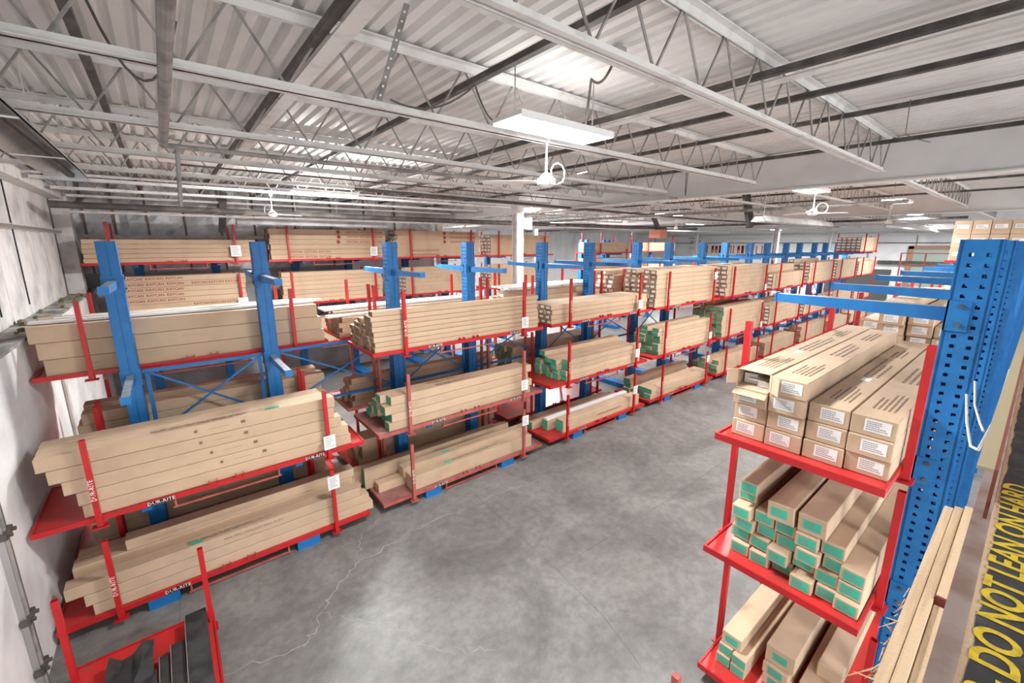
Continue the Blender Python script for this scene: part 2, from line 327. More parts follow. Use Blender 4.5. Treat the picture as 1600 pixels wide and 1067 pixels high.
# ceiling: fluted deck, joists, girders
b = MB(); p = .1524; u = UA
pts = []
while u < UB:
    pts += [(u, DECKZ), (u + .075, DECKZ), (u + .1, DECKZ + .05), (u + .127, DECKZ + .05)]; u += p
for (a, c) in zip(pts, pts[1:]): b.face([(a[0], VR, a[1]), (c[0], VR, c[1]), (c[0], VBACK, c[1]), (a[0], VBACK, a[1])])
ceil = struct('ceiling', b.mesh('ceiling', M['deckwhite']))
b = MB(); b.box(UA, UB, VR, VBACK, DECKZ + .3, DECKZ + .35); link('roof_board', b.mesh('roof_board', M['steelwhite']), ceil)
JB, JT = 5.67, 6.2
def joist_meshes(L):
    t = MB(); t.box(0, L, -.075, -.012, JT - .01, JT).box(0, L, .012, .075, JT - .01, JT).box(0, L, -.02, -.012, JT - .07, JT - .01).box(0, L, .012, .02, JT - .07, JT - .01)
    o = MB(); o.box(.28, L - .28, -.06, -.012, JB, JB + .008).box(.28, L - .28, .012, .06, JB, JB + .008).box(.28, L - .28, -.02, -.012, JB, JB + .06).box(.28, L - .28, .012, .02, JB, JB + .06)
    w = MB(); n = max(2, round((L - .6) / .61)); s = (L - .6) / n
    for i in range(n):
        x = .3 + i * s
        w.tube((x, 0, JB + .03), (x + s * .5, 0, JT - .03), .010, 5).tube((x + s * .5, 0, JT - .03), (x + s, 0, JB + .03), .010, 5)
    w.tube((0, 0, JT - .03), (.3, 0, JB + .03), .010, 5).tube((L, 0, JT - .03), (L - .3, 0, JB + .03), .010, 5)
    return t.mesh('top_chord', M['steelwhite']), o.mesh('bottom_chord', M['steelwhite']), w.mesh('web_rods', M['rod'])
spans = [(UA, GU[0]), (GU[0], GU[1]), (GU[1], GU[2]), (GU[2], GU[3]), (GU[3], UB)]
for si, (a, c) in enumerate(spans):
    jt, jo, jw = joist_meshes(c - a - .1)
    for k in range(-3, 16):
        v = k * 1.83
        if v > VBACK - .5 or (si == 0 and v > VB - .3): continue
        if abs(k) == 6 and si > 5: continue
        j = link('roof_joist', jt, ceil, (a + .05, v, 0)); link('bottom_chord', jo, j); link('web_rods', jw, j)
for i, g in enumerate(GU):
    v1 = VBACK
    b = MB(); b.box(g - .1, g + .1, VR, v1, 6.12, 6.15).box(g - .1, g + .1, VR, v1, 5.55, 5.575).box(g - .008, g + .008, VR, v1, 5.575, 6.12)
    link('roof_girder', b.mesh('roof_girder', M['girder']), ceil)
    for v in (11.0, 22.0, 0.02 - 6):
        if i == 1 and v == 11.0: continue
        b = MB(); b.box(g - .13, g + .13, v - .13, v - .115, 0, 5.55).box(g - .13, g + .13, v + .115, v + .13, 0, 5.55).box(g - .006, g + .006, v - .115, v + .115, 0, 5.55).box(g - .2, g + .2, v - .2, v + .2, 0, .02)
        c = tag(link('steel_column', b.mesh('steel_column', M['steelwhite'])), ['nearest', 'second', 'third', 'farthest'][i] + ' white steel H column ' + {11.0: 'behind the central blue rack', 22.0: 'deep at the rear of the hall', -5.98: 'beyond the right rack'}[v], 'column')
        if i == 0 and v == 11.0: link('electrical_box', MB().box(g + .14, g + .34, v - .3, v - .1, 5.05, 5.4).mesh('electrical_box', M['fan']), c)
t = tag(link('steel_column', MB().box(8.95, 9.2, 16.2, 16.45, 0, 5.55).mesh('steel_column', M['steelwhite'])), 'white column with diagonal braces at the end of the grey back wall', 'column')
link('brace', MB().bar((8.9, 16.3, 5.0), (7.6, 16.3, 5.6), .06, .06).bar((9.2, 16.3, 4.6), (10.6, 16.3, 5.5), .06, .06).mesh('brace', M['steelwhite']), t)
# bridging bars and pipes across the joists
def pipe(name, pts, r, m, label, cat='pipe', n=8): return tag(link(name, MB().path(pts, r, n).mesh(name, M[m])), label, cat)
for k, (u, z) in enumerate([(-.27, 6.0), (1.04, 6.0), (2.37, 6.0), (4.23, 6.0), (5.12, 6.0), (8.24, 6.0), (6.6, 6.08)]):
    m = MB(); m.box(u - .03, u + .03, VR, VB - .2, z, z + .05)
    link('bridging_bar', m.mesh('bridging_bar', M['darkpipe']), ceil)
    if k in (3, 1): link('bridging_flange', MB().box(u + .035, u + .16, VR, VB - .2, z - .03, z - .015).mesh('bridging_flange', M['steelwhite']), ceil)
for g0 in (9, 19.5, 30):
    for f in (2.2, 5.2, 8.2): link('bridging_bar', MB().box(g0 + f - .03, g0 + f + .03, VR, VBACK, 5.98, 6.03).mesh('bridging_bar', M['darkpipe']), ceil)
pipe('gas_pipe', [(.13, -3, 5.52), (.14, 5.52, 5.52)], .033, 'rod', 'mottled steel pipe crossing under the joists at left', n=12)
pipe('turned_pipe', [(.14, 5.52, 5.52), (1.6, 5.5, 5.52), (8.8, 5.3, 5.56)], .024, 'rod', 'steel pipe continuing along the hall from the mottled pipe')
pipe('drop_pipe', [(.24, 5.55, 5.5), (.2, 5.55, 4.96)], .02, 'rod', 'short vertical pipe dropping from the turned ceiling pipe')
pipe('sprinkler_pipe', [(-1.6, 12.4, 5.35), (9, 12.2, 5.3), (22, 12.0, 5.35)], .07, 'darkpipe', 'thick dark pipe running along the hall above the back aisle', n=10)
pipe('sprinkler_pipe', [(3, 8.6, 5.62), (16, 8.6, 5.5), (33, 8.6, 5.6)], .035, 'darkpipe', 'thin dark pipe running above the central rack')
pipe('branch_pipe', [(-1.6, 14.0, 5.3), (14, 14, 5.3), (30, 14, 5.35)], .03, 'steelwhite', 'light grey thin pipe above the back rack row')
pipe('branch_pipe', [(12, 2, 5.45), (12, 24, 5.45)], .04, 'rod', 'grey cross pipe under the joists of the middle bay')
pipe('branch_pipe', [(22, 2, 5.5), (22, 26, 5.5)], .05, 'darkpipe', 'dark cross pipe under the far ceiling bay')
pipe('branch_pipe', [(26, 5, 5.4), (44, 5, 5.4)], .05, 'steelwhite', 'pale pipe running toward the far wall above the aisle')
# left joist-side conduits drawn along the joist chords
pipe('conduit', [(.3, 7.45, 5.62), (8.9, 7.45, 5.62)], .012, 'darkpipe', 'dark conduit clipped along a joist bottom chord')
pipe('conduit', [(-1.4, 9.3, 5.6), (8.9, 9.3, 5.6)], .018, 'steelwhite', 'white conduit clipped along a farther joist chord')
# overhead perforated strap and hanging loops
t = thing('perforated_strap', 'perforated dark steel strap hanging from a ceiling joist', 'strap', (1.3, 3.0, 5.66))
b = MB(); b.box(-.02, .02, -.002, .002, -.12, .5)
link('strap', b.mesh('strap', M['rod']), t)
b = MB()
for k in range(10): b.tube((0, -.003, -.09 + k * .06), (0, .003, -.09 + k * .06), .008, 8)
link('hole', b.mesh('hole', M['white']), t); t.rotation_euler = (0, R(20), R(-30))
def loop_wire(pts, label, r=.008):
    P = []
    n = 10
    for (a, c, sag) in pts:
        for k in range(n + 1):
            s = k / n; P.append((a[0] + (c[0] - a[0]) * s, a[1] + (c[1] - a[1]) * s, a[2] + (c[2] - a[2]) * s - sag * 4 * s * (1 - s)))
    return tag(link('hanging_wire', MB().path(P, r, 5).mesh('hanging_wire', M['darkpipe'])), label, 'wire')
loop_wire([((-.15, 3.66, 5.95), (.25, 3.66, 5.95), .38)], 'black wire sagging in a loop beside the painted ceiling pipe')
loop_wire([((1.6, 3.6, 5.75), (2.3, 3.4, 5.95), .12), ((2.3, 3.4, 5.95), (2.7, 3.5, 5.8), .15)], 'thin wire looped along the joist chord left of the big lamp')
loop_wire([((8.3, 4.8, 6.1), (8.4, 4.9, 6.1), .55)], 'wire loop hanging in front of the grey girder')
loop_wire([((6.4, 1.2, 6.1), (8.6, 1.6, 6.15), .12), ((8.6, 1.6, 6.15), (9.8, .9, 6.15), .1)], 'white thin wire drooping below the deck at upper right', .005)

# ------------------------------------------------------------------ lamps
def make_lamp(u, v, sx, sy, label, group=None):
    t = thing('ceiling_lamp', label, 'lamp', (u, v, 5.65), group=group)
    b = MB(); b.box(-sx / 2, sx / 2, -sy / 2, sy / 2, .02, .06).box(-sx / 2, sx / 2, -sy / 2, -sy / 2 + .012, 0, .02).box(-sx / 2, sx / 2, sy / 2 - .012, sy / 2, 0, .02)
    link('housing', b.mesh('housing', M['fan']), t)
    link('lens', MB().box(-sx / 2 + .015, sx / 2 - .015, -sy / 2 + .014, sy / 2 - .014, .0, .018).mesh('lens', M['lens']), t)
    for s in (-1, 1): link('hanger_wire', MB().tube((s * sx * .42, 0, .09), (s * sx * .42, 0, .55), .006, 5).mesh('hanger_wire', M['rod']), t)
    return t
lab = ['large bright rectangular lamp hanging nearest, above the aisle', 'bright strip lamp above the back aisle at left', 'bright lamp under the girder above the aisle', 'lamp above the central rack beyond the white column',
       'oval looking lamp right of the girder lamp, farther down the aisle', 'small lamp over the back rack left of the white column', 'strip lamp at the end of the grey back wall',
       'lamp above the aisle in the third ceiling bay', 'lamp over the central rack in the third ceiling bay', 'lamp over the far end of the central rack', 'lamp above the far end of the aisle',
       'small lamp deep in the rear hall on the right', 'small lamp deep in the rear hall on the left', 'far lamp left of the overhead door', 'farthest lamp near the far wall', 'lamp behind the white column girder']
for i, (u, v, sx, sy, f) in enumerate(FIX):
    make_lamp(u, v, sx, sy, lab[i] if i < len(lab) else '%s rectangular fill lamp added out of view behind the right-hand rack' % ['nearest', 'second', 'third', 'farthest'][i - len(lab)])
# flex and junction box over the nearest lamp
loop_wire([((3.2, 2.6, 6.15), (3.35, 3.0, 6.12), .1), ((3.35, 3.0, 6.12), (3.5, 3.2, 5.75), .02)], 'grey flex hanging from junction box to the nearest lamp', .012)
tag(link('junction_box', MB().cbox(3.1, 3.22, 2.5, 2.6, 6.1, 6.2).mesh('junction_box', M['galv'])), 'grey junction box on the deck above the nearest lamp', 'electrical box')
# bare tube heaters with reflectors
def heater(loc, rz, L, label):
    t = thing('radiant_heater', label, 'heater', loc, (0, 0, rz))
    b = MB(); pr = [(-.17, 0), (-.09, .13), (.09, .13), (.17, 0)]
    for a, c in zip(pr, pr[1:]): b.face([(0, a[0], a[1]), (L, a[0], a[1]), (L, c[0], c[1]), (0, c[0], c[1])])
    b.face([(0, y, z) for y, z in pr]); b.face([(L, y, z) for y, z in pr])
    for a, c in zip(pr, pr[1:]): b.face([(0, a[0] * 1.05, a[1] + .012), (L, a[0] * 1.05, a[1] + .012), (L, c[0] * 1.05, c[1] + .012), (0, c[0] * 1.05, c[1] + .012)])
    link('reflector', b.mesh('reflector', M['alu']), t)
    link('burner_tube', MB().tube((.1, 0, .06), (L - .1, 0, .06), .04, 10).mesh('burner_tube', M['darkpipe']), t)
    for k in range(4):
        x = .3 + (L - .6) * k / 3; link('hanger', MB().bar((x, -.17, .0), (x, .17, 0), .02, .01).bar((x, 0, .13), (x, 0, .8), .008, .008).mesh('hanger', M['steelwhite']), t)
    return t
heater((-.75, 2.2, 5.36), R(90), 5.6, 'long radiant heater trough beside the left wall')
heater((1.55, 13.2, 5.08), 0, 3.9, 'long radiant heater trough along the grey back wall')
heater((11.3, 4.6, 5.12), 0, 5.2, 'white radiant heater trough far down above the central rack')
# fans
def make_fan():
    t = thing('ceiling_fan', 'white three blade ceiling fan under the nearest lamp', 'fan')
    link('canopy', MB().tube((0, 0, .40), (0, 0, .52), .035, 12, r1=.06).mesh('canopy', M['fan']), t)
    link('rod', MB().tube((0, 0, .05), (0, 0, .42), .012, 8).mesh('fan_rod', M['fan']), t)
    link('motor', MB().tube((0, 0, -.06), (0, 0, -.03), .05, 16, r1=.10).tube((0, 0, -.03), (0, 0, .03), .10, 16).tube((0, 0, .03), (0, 0, .1), .09, 16, r1=.02).mesh('motor', M['fan']), t)
    for k in range(3):
        a = R(18 + 120 * k); b = MB(); ca, sa = math.cos(a), math.sin(a)
        pr = [(.09, .02), (.18, .035), (.3, .055), (.68, .06), (.71, .04)]
        for (r0, w0), (r1, w1) in zip(pr, pr[1:]):
            def P(r, w, z): return (r * ca - w * sa, r * sa + w * ca, z)
            for z in (0, -.006):
                b.face([P(r0, -w0, z - .01), P(r1, -w1, z - .01), P(r1, w1, z + .012), P(r0, w0, z + .012)])
        link('blade', b.mesh('blade', M['fan']), t)
    P = [(.05 + .0, -.02, .08 + .0)] + [(.16 + .11 * math.cos(q), -.02, .10 + .11 * math.sin(q)) for q in [R(200 - 36 * i) for i in range(9)]]
    link('cable_loop', MB().path(P, .007, 5).mesh('cable_loop', M['fan']), t)
    return t
fan = make_fan(); fan.location = (3.4, 3.66, 5.27)
for (u, v, l) in [(2.1, 11.6, 'white ceiling fan over the back aisle at left'), (11.2, 12.5, 'small ceiling fan left of the white column'), (11.4, 3.5, 'white ceiling fan beyond the girder above the aisle'),
                  (18, 3.4, 'distant ceiling fan above the aisle before the far wall'), (17.5, 10.5, 'distant ceiling fan over the central rack right of the white column')]:
    f = copy_tree(fan); f.location = (u, v, 5.27); f['label'] = l; f.rotation_euler = (0, 0, u)
t = thing('unit_heater', 'orange and dark gas heater with flue hanging above the back rack', 'heater', (18.5, 12.0, 5.0))
link('body', MB().cbox(-.3, .3, -.3, .3, -.15, .25, .02).mesh('body', mat('salmon_enamel', (.60, .22, .15), .5)), t)
link('flue', MB().bar((0, 0, .25), (-.5, .1, 1.1), .16, .16).mesh('flue', M['darkpipe']), t)
t = thing('flue_duct', 'black slanting flue duct hanging under the girder', 'duct', (14, 5.9, 5.0))
link('duct', MB().bar((0, 0, .1), (.25, .35, 1.15), .17, .17).mesh('duct', M['darkpipe']), t)
t = thing('flue_duct', 'black slanting flue duct near the back wall at left', 'duct', (1.35, 14.6, 4.9))
link('duct', MB().bar((0, 0, 0), (.15, 0, 1.1), .16, .16).mesh('duct', M['darkpipe']), t)

# ------------------------------------------------------------------ racks
CH = 4.63; CW = .2
def perf_plate(b, x, y0, y1, z0, z1, pitch=.0762, holes=(.25, .70), hs=.0135, mi=0):
    ys = [y0]
    for h in holes: c = y0 + (y1 - y0) * h; ys += [c - hs, c + hs]
    ys.append(y1); z = z0 + pitch
    b.face([(x, y0, z0), (x, y1, z0), (x, y1, z - hs), (x, y0, z - hs)], mi)
    while z < z1 - pitch:
        for k in range(0, len(ys) - 1, 2): b.face([(x, ys[k], z - hs), (x, ys[k + 1], z - hs), (x, ys[k + 1], z + hs), (x, ys[k], z + hs)], mi)
        b.face([(x, y0, z + hs), (x, y1, z + hs), (x, y1, z + pitch - hs), (x, y0, z + pitch - hs)], mi); z += pitch
    b.face([(x, y0, z - hs), (x, y1, z - hs), (x, y1, z1), (x, y0, z1)], mi)
b = MB(); h = CW / 2
perf_plate(b, -h, -h, h, .1, CH); perf_plate(b, h, -h, h, .1, CH)
for s in (-1, 1):
    b.box(-h, -.006, s * h - .003, s * h + .003, .1, CH).box(.006, h, s * h - .003, s * h + .003, .1, CH); b.box(-.006, .006, s * h * .93 - .002, s * h * .93 + .002, .1, CH)
    b.box(-h, -h + .003, s * h - .012, s * h + .012, .1, CH).box(h - .003, h, s * h - .012, s * h + .012, .1, CH)
upright_me = b.mesh('upright', M['blue'])
def arm_mesh(L, up=1):
    b = MB(); w = .042; y0, y1 = h, h + L
    b.v += [(-w, y0, -.11), (w, y0, -.11), (w, y0, 0), (-w, y0, 0), (-w, y1, -.075), (w, y1, -.075), (w, y1, 0), (-w, y1, 0)]
    for q, mi in (((0, 1, 5, 4), 0), ((1, 2, 6, 5), 0), ((2, 3, 7, 6), 1), ((3, 0, 4, 7), 0), ((0, 3, 2, 1), 0)): b.f.append(q); b.m.append(mi)
    b.box(-w - .006, w + .006, y1 - .004, y1 + .008, -.082, .012)
    b.box(-h - .012, -h - .002, -.02, h + .012, -.17, .06).box(h + .002, h + .012, -.02, h + .012, -.17, .06).box(-h - .012, h + .012, h, h + .01, -.17, .06)
    b.tube((-h - .012, .03, .02), (-h - .03, .03, .02), .016, 6, 2).tube((-h - .012, .03, -.12), (-h - .03, .03, -.12), .016, 6, 2)
    return b.mesh('arm', [M['blue'], M['bluegrey'], M['darkpipe']])
ARM = {}
def rack(name_label, uc, vc, tiers_front, tiers_back, Lf=1.2, Lb=1.2, base=True, cols=(-.87, .87), brace=True, group=None, near=True):
    t = thing('cantilever_rack', name_label, 'rack', (uc, vc, 0), group=group)
    for x in cols:
        u = link('column', upright_me, t, (x, 0, 0))
        bb = MB()
        if tiers_front: bb.box(-.16, .16, -h - Lf - .07, -h, 0, .145)
        if tiers_back: bb.box(-.16, .16, h, h + Lb + .07, 0, .145)
        bb.box(-.16, .16, -h, h, 0, .145)
        key = ('base', bool(tiers_front), bool(tiers_back), Lf)
        if key not in ARM: ARM[key] = bb.mesh('base_beam', M['blue'])
        link('base_beam', ARM[key], u)
        for side, tiers, L in ((-1, tiers_front, Lf), (1, tiers_back, Lb)):
            if L not in ARM: ARM[L] = arm_mesh(L)
            for z in tiers: link('arm', ARM[L], u, (0, 0, z), (0, 0, R(180) if side < 0 else 0))
    if brace:
        if 'brace' not in ARM:
            W = .76
            ARM['brace'] = MB().bar((-W, 0, 2.82), (W, 0, 2.82), .03, .05).bar((-W, 0, 1.85), (W, 0, 1.85), .03, .05).bar((-W + .06, 0, 1.85), (-W + .06, 0, 2.8), .05, .03).bar((W - .06, 0, 1.85), (W - .06, 0, 2.8), .05, .03)\
                .bar((-W + .08, -.01, 1.88), (W - .08, -.01, 2.79), .012, .03).bar((-W + .08, .01, 2.79), (W - .08, .01, 1.88), .012, .03).mesh('cross_brace', M['blue'])
            ARM['brace2'] = MB().bar((-W, 0, .5), (W, 0, .5), .03, .05).bar((-W + .08, -.01, .5), (W - .08, -.01, 1.85), .012, .03).mesh('cross_brace', M['blue'])
        link('cross_brace', ARM['brace'], t); 
    return t
BAYS = ['nearest bay', 'second bay', 'third bay', 'fourth bay', 'fifth bay', 'sixth bay', 'seventh bay', 'eighth bay', 'ninth bay']
P = 3.9; U0 = .3; VA = 7.9; VBK = 15.75; VC = .32
for i in range(9):
    rack('blue perforated cantilever rack of the long central row, ' + BAYS[i], U0 + P * i, VA, (1.42, 2.82, 4.12), (1.42, 2.82, 4.12))
for i in range(5):
    rack('blue cantilever rack along the back wall, ' + BAYS[i], U0 + P * i + (2.2 if i == 4 else 0), VBK, (1.42, 2.78, 4.1), ())
UC = 5.55
for i in range(8):
    rack('blue perforated rack of the right-hand row, ' + BAYS[i], UC + P * i, VC, (), (1.66 if i == 0 else 1.5, 2.84, 4.12), Lb=1.22, brace=(i > 0))
# cross braces linking the bays of the central row
for i in range(3):
    tag(link('cross_brace', MB().bar((U0 + P * i + .97, VA, 2.84), (U0 + P * i + 2.93, VA, 2.84), .03, .05).bar((U0 + P * i + 1.02, VA, 2.8), (U0 + P * i + 2.9, VA, 1.88), .012, .03).bar((U0 + P * i + 1.02, VA + .02, 1.88), (U0 + P * i + 2.9, VA + .02, 2.8), .012, .03)
        .bar((U0 + P * i + 1.02, VA, 1.85), (U0 + P * i + 2.9, VA, 1.85), .03, .05).mesh('cross_brace', M['blue'])), 'blue crossed brace joining the %s and %s of the central rack' % (BAYS[i], BAYS[i + 1]), 'brace')

# ------------------------------------------------------------------ trays
TL, TD = 3.66, 1.22
_tray = {}
def tray_meshes(style):
    if style in _tray: return _tray[style]
    rim, deck = (M['red'], M['reddeck']) if style == 'red' else (M['redfade'], M['pinkdeck'])
    a = TL / 2; w = TD
    d = MB().box(-a + .02, a - .02, .02, w - .02, .035, .045).mesh('deck', deck)
    r = MB(); r.box(-a, a, 0, .02, 0, .062).box(-a, a, w - .02, w, 0, .062).box(-a, -a + .02, .02, w - .02, 0, .062).box(a - .02, a, .02, w - .02, 0, .062)
    for x in (-1.28, -.45, .45, 1.28): r.box(x - .03, x + .03, .02, w - .02, 0, .034)
    r = r.mesh('rim', rim)
    H = 1.03; p = MB(); s = .026; o = s - .005
    p.box(-s, s, -s, -o, -.04, H).box(-s, s, o, s, -.04, H).box(-s, -o, -o, o, -.04, H).box(o, s, -o, o, -.04, H).box(-o, o, -o, o, -.04, H - .06, 1)
    p = p.mesh('post', [rim, M['black']])
    f = MB().box(-.07, .07, -.05, .05, -.06, -.045).box(-.035, .035, .026, .05, -.045, .03).mesh('foot_plate', rim)
    l = MB().box(-.05, .05, .0, .03, .062, .075).box(-.05, -.04, -.03, .03, .062, .105).box(.04, .05, -.03, .03, .062, .105).mesh('lug', rim)
    g = MB().box(-.62, .62, .03, .06, -.13, -.11).box(-.6, -.58, .03, .06, -.11, 0).box(.58, .6, .03, .06, -.11, 0).mesh('guide_bar', M['redfade'])
    _tray[style] = (d, r, p, f, l, g); return _tray[style]
durv = MB().face([(-.16, 0, -.026), (.16, 0, -.026), (.16, 0, .026), (-.16, 0, .026)]).mesh('sticker', M['black'])
TRAYS = {}
def tray(uc, v0, z, label, style='red', flip=False, detail=2, posts=((-1, 0), (1, 0), (-1, 1), (1, 1)), rot=None, sticker=True):
    d, r, p, f, l, g = tray_meshes(style)
    t = thing('steel_tray', label, 'tray', (uc, v0, z), (0, 0, R(180) if flip else 0) if rot is None else rot)
    link('deck', d, t); link('rim', r, t)
    for sx, sy in posts:
        q = link('post', p, t, (sx * 1.28, -.03 if sy == 0 else TD + .03, 0), (0, 0, 0 if sy == 0 else R(180)))
        if detail > 0: link('foot_plate', f, q)
        if detail > 1 and sticker and sy == 0 and sx == -1:
            link('lettering', text_mesh('DUR-RITE', M['white'], .062), q, (0, -.0295, .42), (R(90), R(-90), 0))
    if detail > 0:
        for x in (-.18, .12): link('lug', l, t, (x, 0, 0))
        link('guide_bar', g, t)
    if detail > 1 and sticker:
        for x in (-.82,) if z < .5 else (-.82, .98):
            k = link('sticker', durv, t, (x + .1, -.0015, .031), (0, 0, 0), (.7, 1, 1)); link('lettering', text_mesh('DUR-RITE', M['white'], .062), k, (0, -.004, 0), (R(90), 0, 0), (1 / .7, 1, 1))
    return t

# ------------------------------------------------------------------ cartons
NCART = 0
_cart = {}
def carton_mesh(L, w, hh, em='card'):
    k = (round(L, 2), round(w, 3), round(hh, 3), em)
    if k not in _cart:
        m = MB(); m.cbox(0, L, 0, w, 0, hh, .006)
        _cart[k] = m.mesh('carton', [M['card']])
        me = _cart[k]
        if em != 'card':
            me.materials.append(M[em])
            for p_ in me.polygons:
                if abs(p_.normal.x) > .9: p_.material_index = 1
    return _cart[k]
ORD = ['first', 'second', 'third', 'fourth', 'fifth', 'sixth', 'seventh', 'eighth', 'ninth', 'tenth']
_lab = {}
def end_label(style, w, hh):
    k = (style, round(w, 3), round(hh, 3))
    if k not in _lab:
        if style == 'green': lw, lh, m = .128, .084, M['green']
        elif style == 'greenfull': lw, lh, m = w * .88, hh * .84, M['greendark']
        elif style == 'greysquare': lw, lh, m = w * .55, hh * .5, M['white']
        else: lw, lh, m = .155, .095, M['white']
        lw = min(lw, w * .9); lh = min(lh, hh * .9)
        a = MB().face([(-lw / 2, 0, -lh / 2), (lw / 2, 0, -lh / 2), (lw / 2, 0, lh / 2), (-lw / 2, 0, lh / 2)]).mesh('end_label', m)
        ds = dashes('label_print', M['greylabelink'], lw * .85, lh * .8, 5, 3) if style in ('green', 'white') else None
        _lab[k] = (a, ds, lw, lh)
    return _lab[k]
PR = {}
def pr(key, *a):
    if key not in PR: PR[key] = dashes(*a)
    return PR[key]
def carton(name, x, y, z, L, w, hh, label, group, rz=0, endstyle=None, em='card', rx=0, labside=0):
    global NCART; NCART += 1
    o = link(name, carton_mesh(L, w, hh, em), None, (x, y, z), (rx, 0, rz)); tag(o, label, 'carton', group)
    if endstyle:
        a, ds, lw, lh = end_label(endstyle, w, hh)
        yy = w / 2 + (labside * (w / 2 - lw / 2 - .01)); zz = hh / 2 if endstyle != 'white' else hh * .56
        e = link('end_label', a, o, (-.002, yy, zz), (0, 0, R(-90)))
        if ds: link('label_print', ds, e, (0, -.0012, 0))
    return o
def stack(where, uc, v0, z, cols, w, hh, L=3.3, off=0, dirn=1, jit=.05, ends=None, em='card', rj=.004, group=None, seethrough=True, offs=None, gap=.003, pyramid=None, labside=None, ujit=None, names=None, marks=0):
    """cols: number of layers in each row of cartons, the first row being the one nearest the camera side of the tray"""
    out = {}; rnd = random.Random(hash(where) % 9999 if False else sum(ord(c) for c in where))
    ztop = z + .047
    for ci, n in enumerate(cols):
        prev = cols[ci - 1] if ci else 0
        for k in range(n):
            if not seethrough and k < n - 1 and k < prev: continue
            y = v0 + .07 + ci * (w + gap) if dirn > 0 else v0 - .07 - w - ci * (w + gap)
            x = uc - L / 2 + off + rnd.uniform(-jit, jit) + (offs[k] if offs and k < len(offs) else 0)
            row = 'front' if ci == 0 else ORD[ci]
            lay = 'bottom' if k == 0 else ('top' if k == n - 1 else ORD[k])
            lb = 'brown carton, %s layer of %s row, %s' % (lay, row, where)
            es = ends
            o = carton('carton', x, y, ztop + k * (hh + .001), L, w, hh - .004, lb, group or ('cartons on ' + where), rnd.uniform(-rj, rj) if k == n - 1 else rnd.uniform(-rj, rj) * .3, es, em, 0, labside if labside is not None else rnd.choice((-.6, 0, .5)))
            out[ci, k] = o
    return out
def pile(label, uc, v0, z, cols, w, hh, L=3.3, off=0, dirn=1, jit=.06, m='card', ends='carddark', endm=None):
    b = MB(); rnd = random.Random(len(label) + int(uc * 10))
    mats = [M[m], M[ends], M['white'], M['greendark']]
    for ci, n in enumerate(cols):
        for k in range(n):
            y = v0 + .07 + ci * (w + .004) if dirn > 0 else v0 - .07 - w - ci * (w + .004)
            x = uc - L / 2 + off + rnd.uniform(-jit, jit); zz = z + .047 + k * (hh + .004)
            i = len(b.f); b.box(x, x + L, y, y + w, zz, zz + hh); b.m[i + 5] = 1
            if endm is not None: b.face([(x - .003, y + w * .15, zz + hh * .2), (x - .003, y + w * .85, zz + hh * .2), (x - .003, y + w * .85, zz + hh * .8), (x - .003, y + w * .15, zz + hh * .8)], endm)
    return tag(link('carton_pile', b.mesh('carton_pile', mats)), label, 'cartons', kind='stuff')
def print_front(o, mesh, u, zz, name='printed_text', rot=(R(90), 0, 0), y=-.0022, scale=None): return link(name, mesh, o, (u, y, zz), rot, scale)
def print_top(o, mesh, u, y, hh, name='printed_text', flat=True, rz=0): return link(name, mesh, o, (u, y, hh + .0022), (R(-90) if flat else 0, 0, rz))

def paper(x, y, z, label, rz=0, w=.17, hh=.22, rx=0, cat='paper tag'):
    t = thing('paper_tag', label, cat, (x, y, z), (rx, 0, rz))
    link('sheet', MB().box(-w / 2, w / 2, -.001, .001, -hh / 2, hh / 2).mesh('sheet', M['white']), t)
    link('handwriting', pr('hand%.2f' % w, 'handwriting', M['greylabelink'], w * .75, hh * .75, 6, 9), t, (0, -.0018, 0))
    return t

VF = VA - h - .06 - TD      # front edge of the front trays (6.52)
VBF = VA + h + .06          # front edge of the back trays
A = lambda i: U0 + P * i
T1, T2, T3, T4 = .148, 1.423, 2.823, 4.123
st = ['red', 'pink', 'red', 'red', 'red', 'red', 'red', 'red', 'red']
tn = {T1: 'floor tray', T2: 'middle tray', T3: 'upper tray', T4: 'top tray'}
for i in range(9):
    for z in (T1, T2, T3):
        if i == 0 and z == T3: continue
        s = 'pink' if (i == 1 and z in (T1, T2)) else 'red'
        tray(A(i), VF, z, '%s steel %s on the aisle side of the %s, central rack' % ('faded red' if s == 'pink' else 'red', tn[z], BAYS[i]), s, detail=2 if i < 4 else (1 if i < 6 else 0))
for i in range(5):
    for z in (T1, T2, T3):
        if i > 2 and z != T3: continue
        s = 'pink' if i and z == T2 else 'red'
        tray(A(i), VBF, z, 'red steel %s on the far side of the %s, central rack' % (tn[z], BAYS[i]), s, detail=1, sticker=False)
# last bay carries a loaded top tray
tray(A(8) - .2, VF, T4, 'red steel top tray at the far end of the central rack', detail=0)
pile('pile of cartons with pale ends on the top tray at the far end', A(8) - .2, VF, T4, [5] * 5, .22, .15, endm=2)

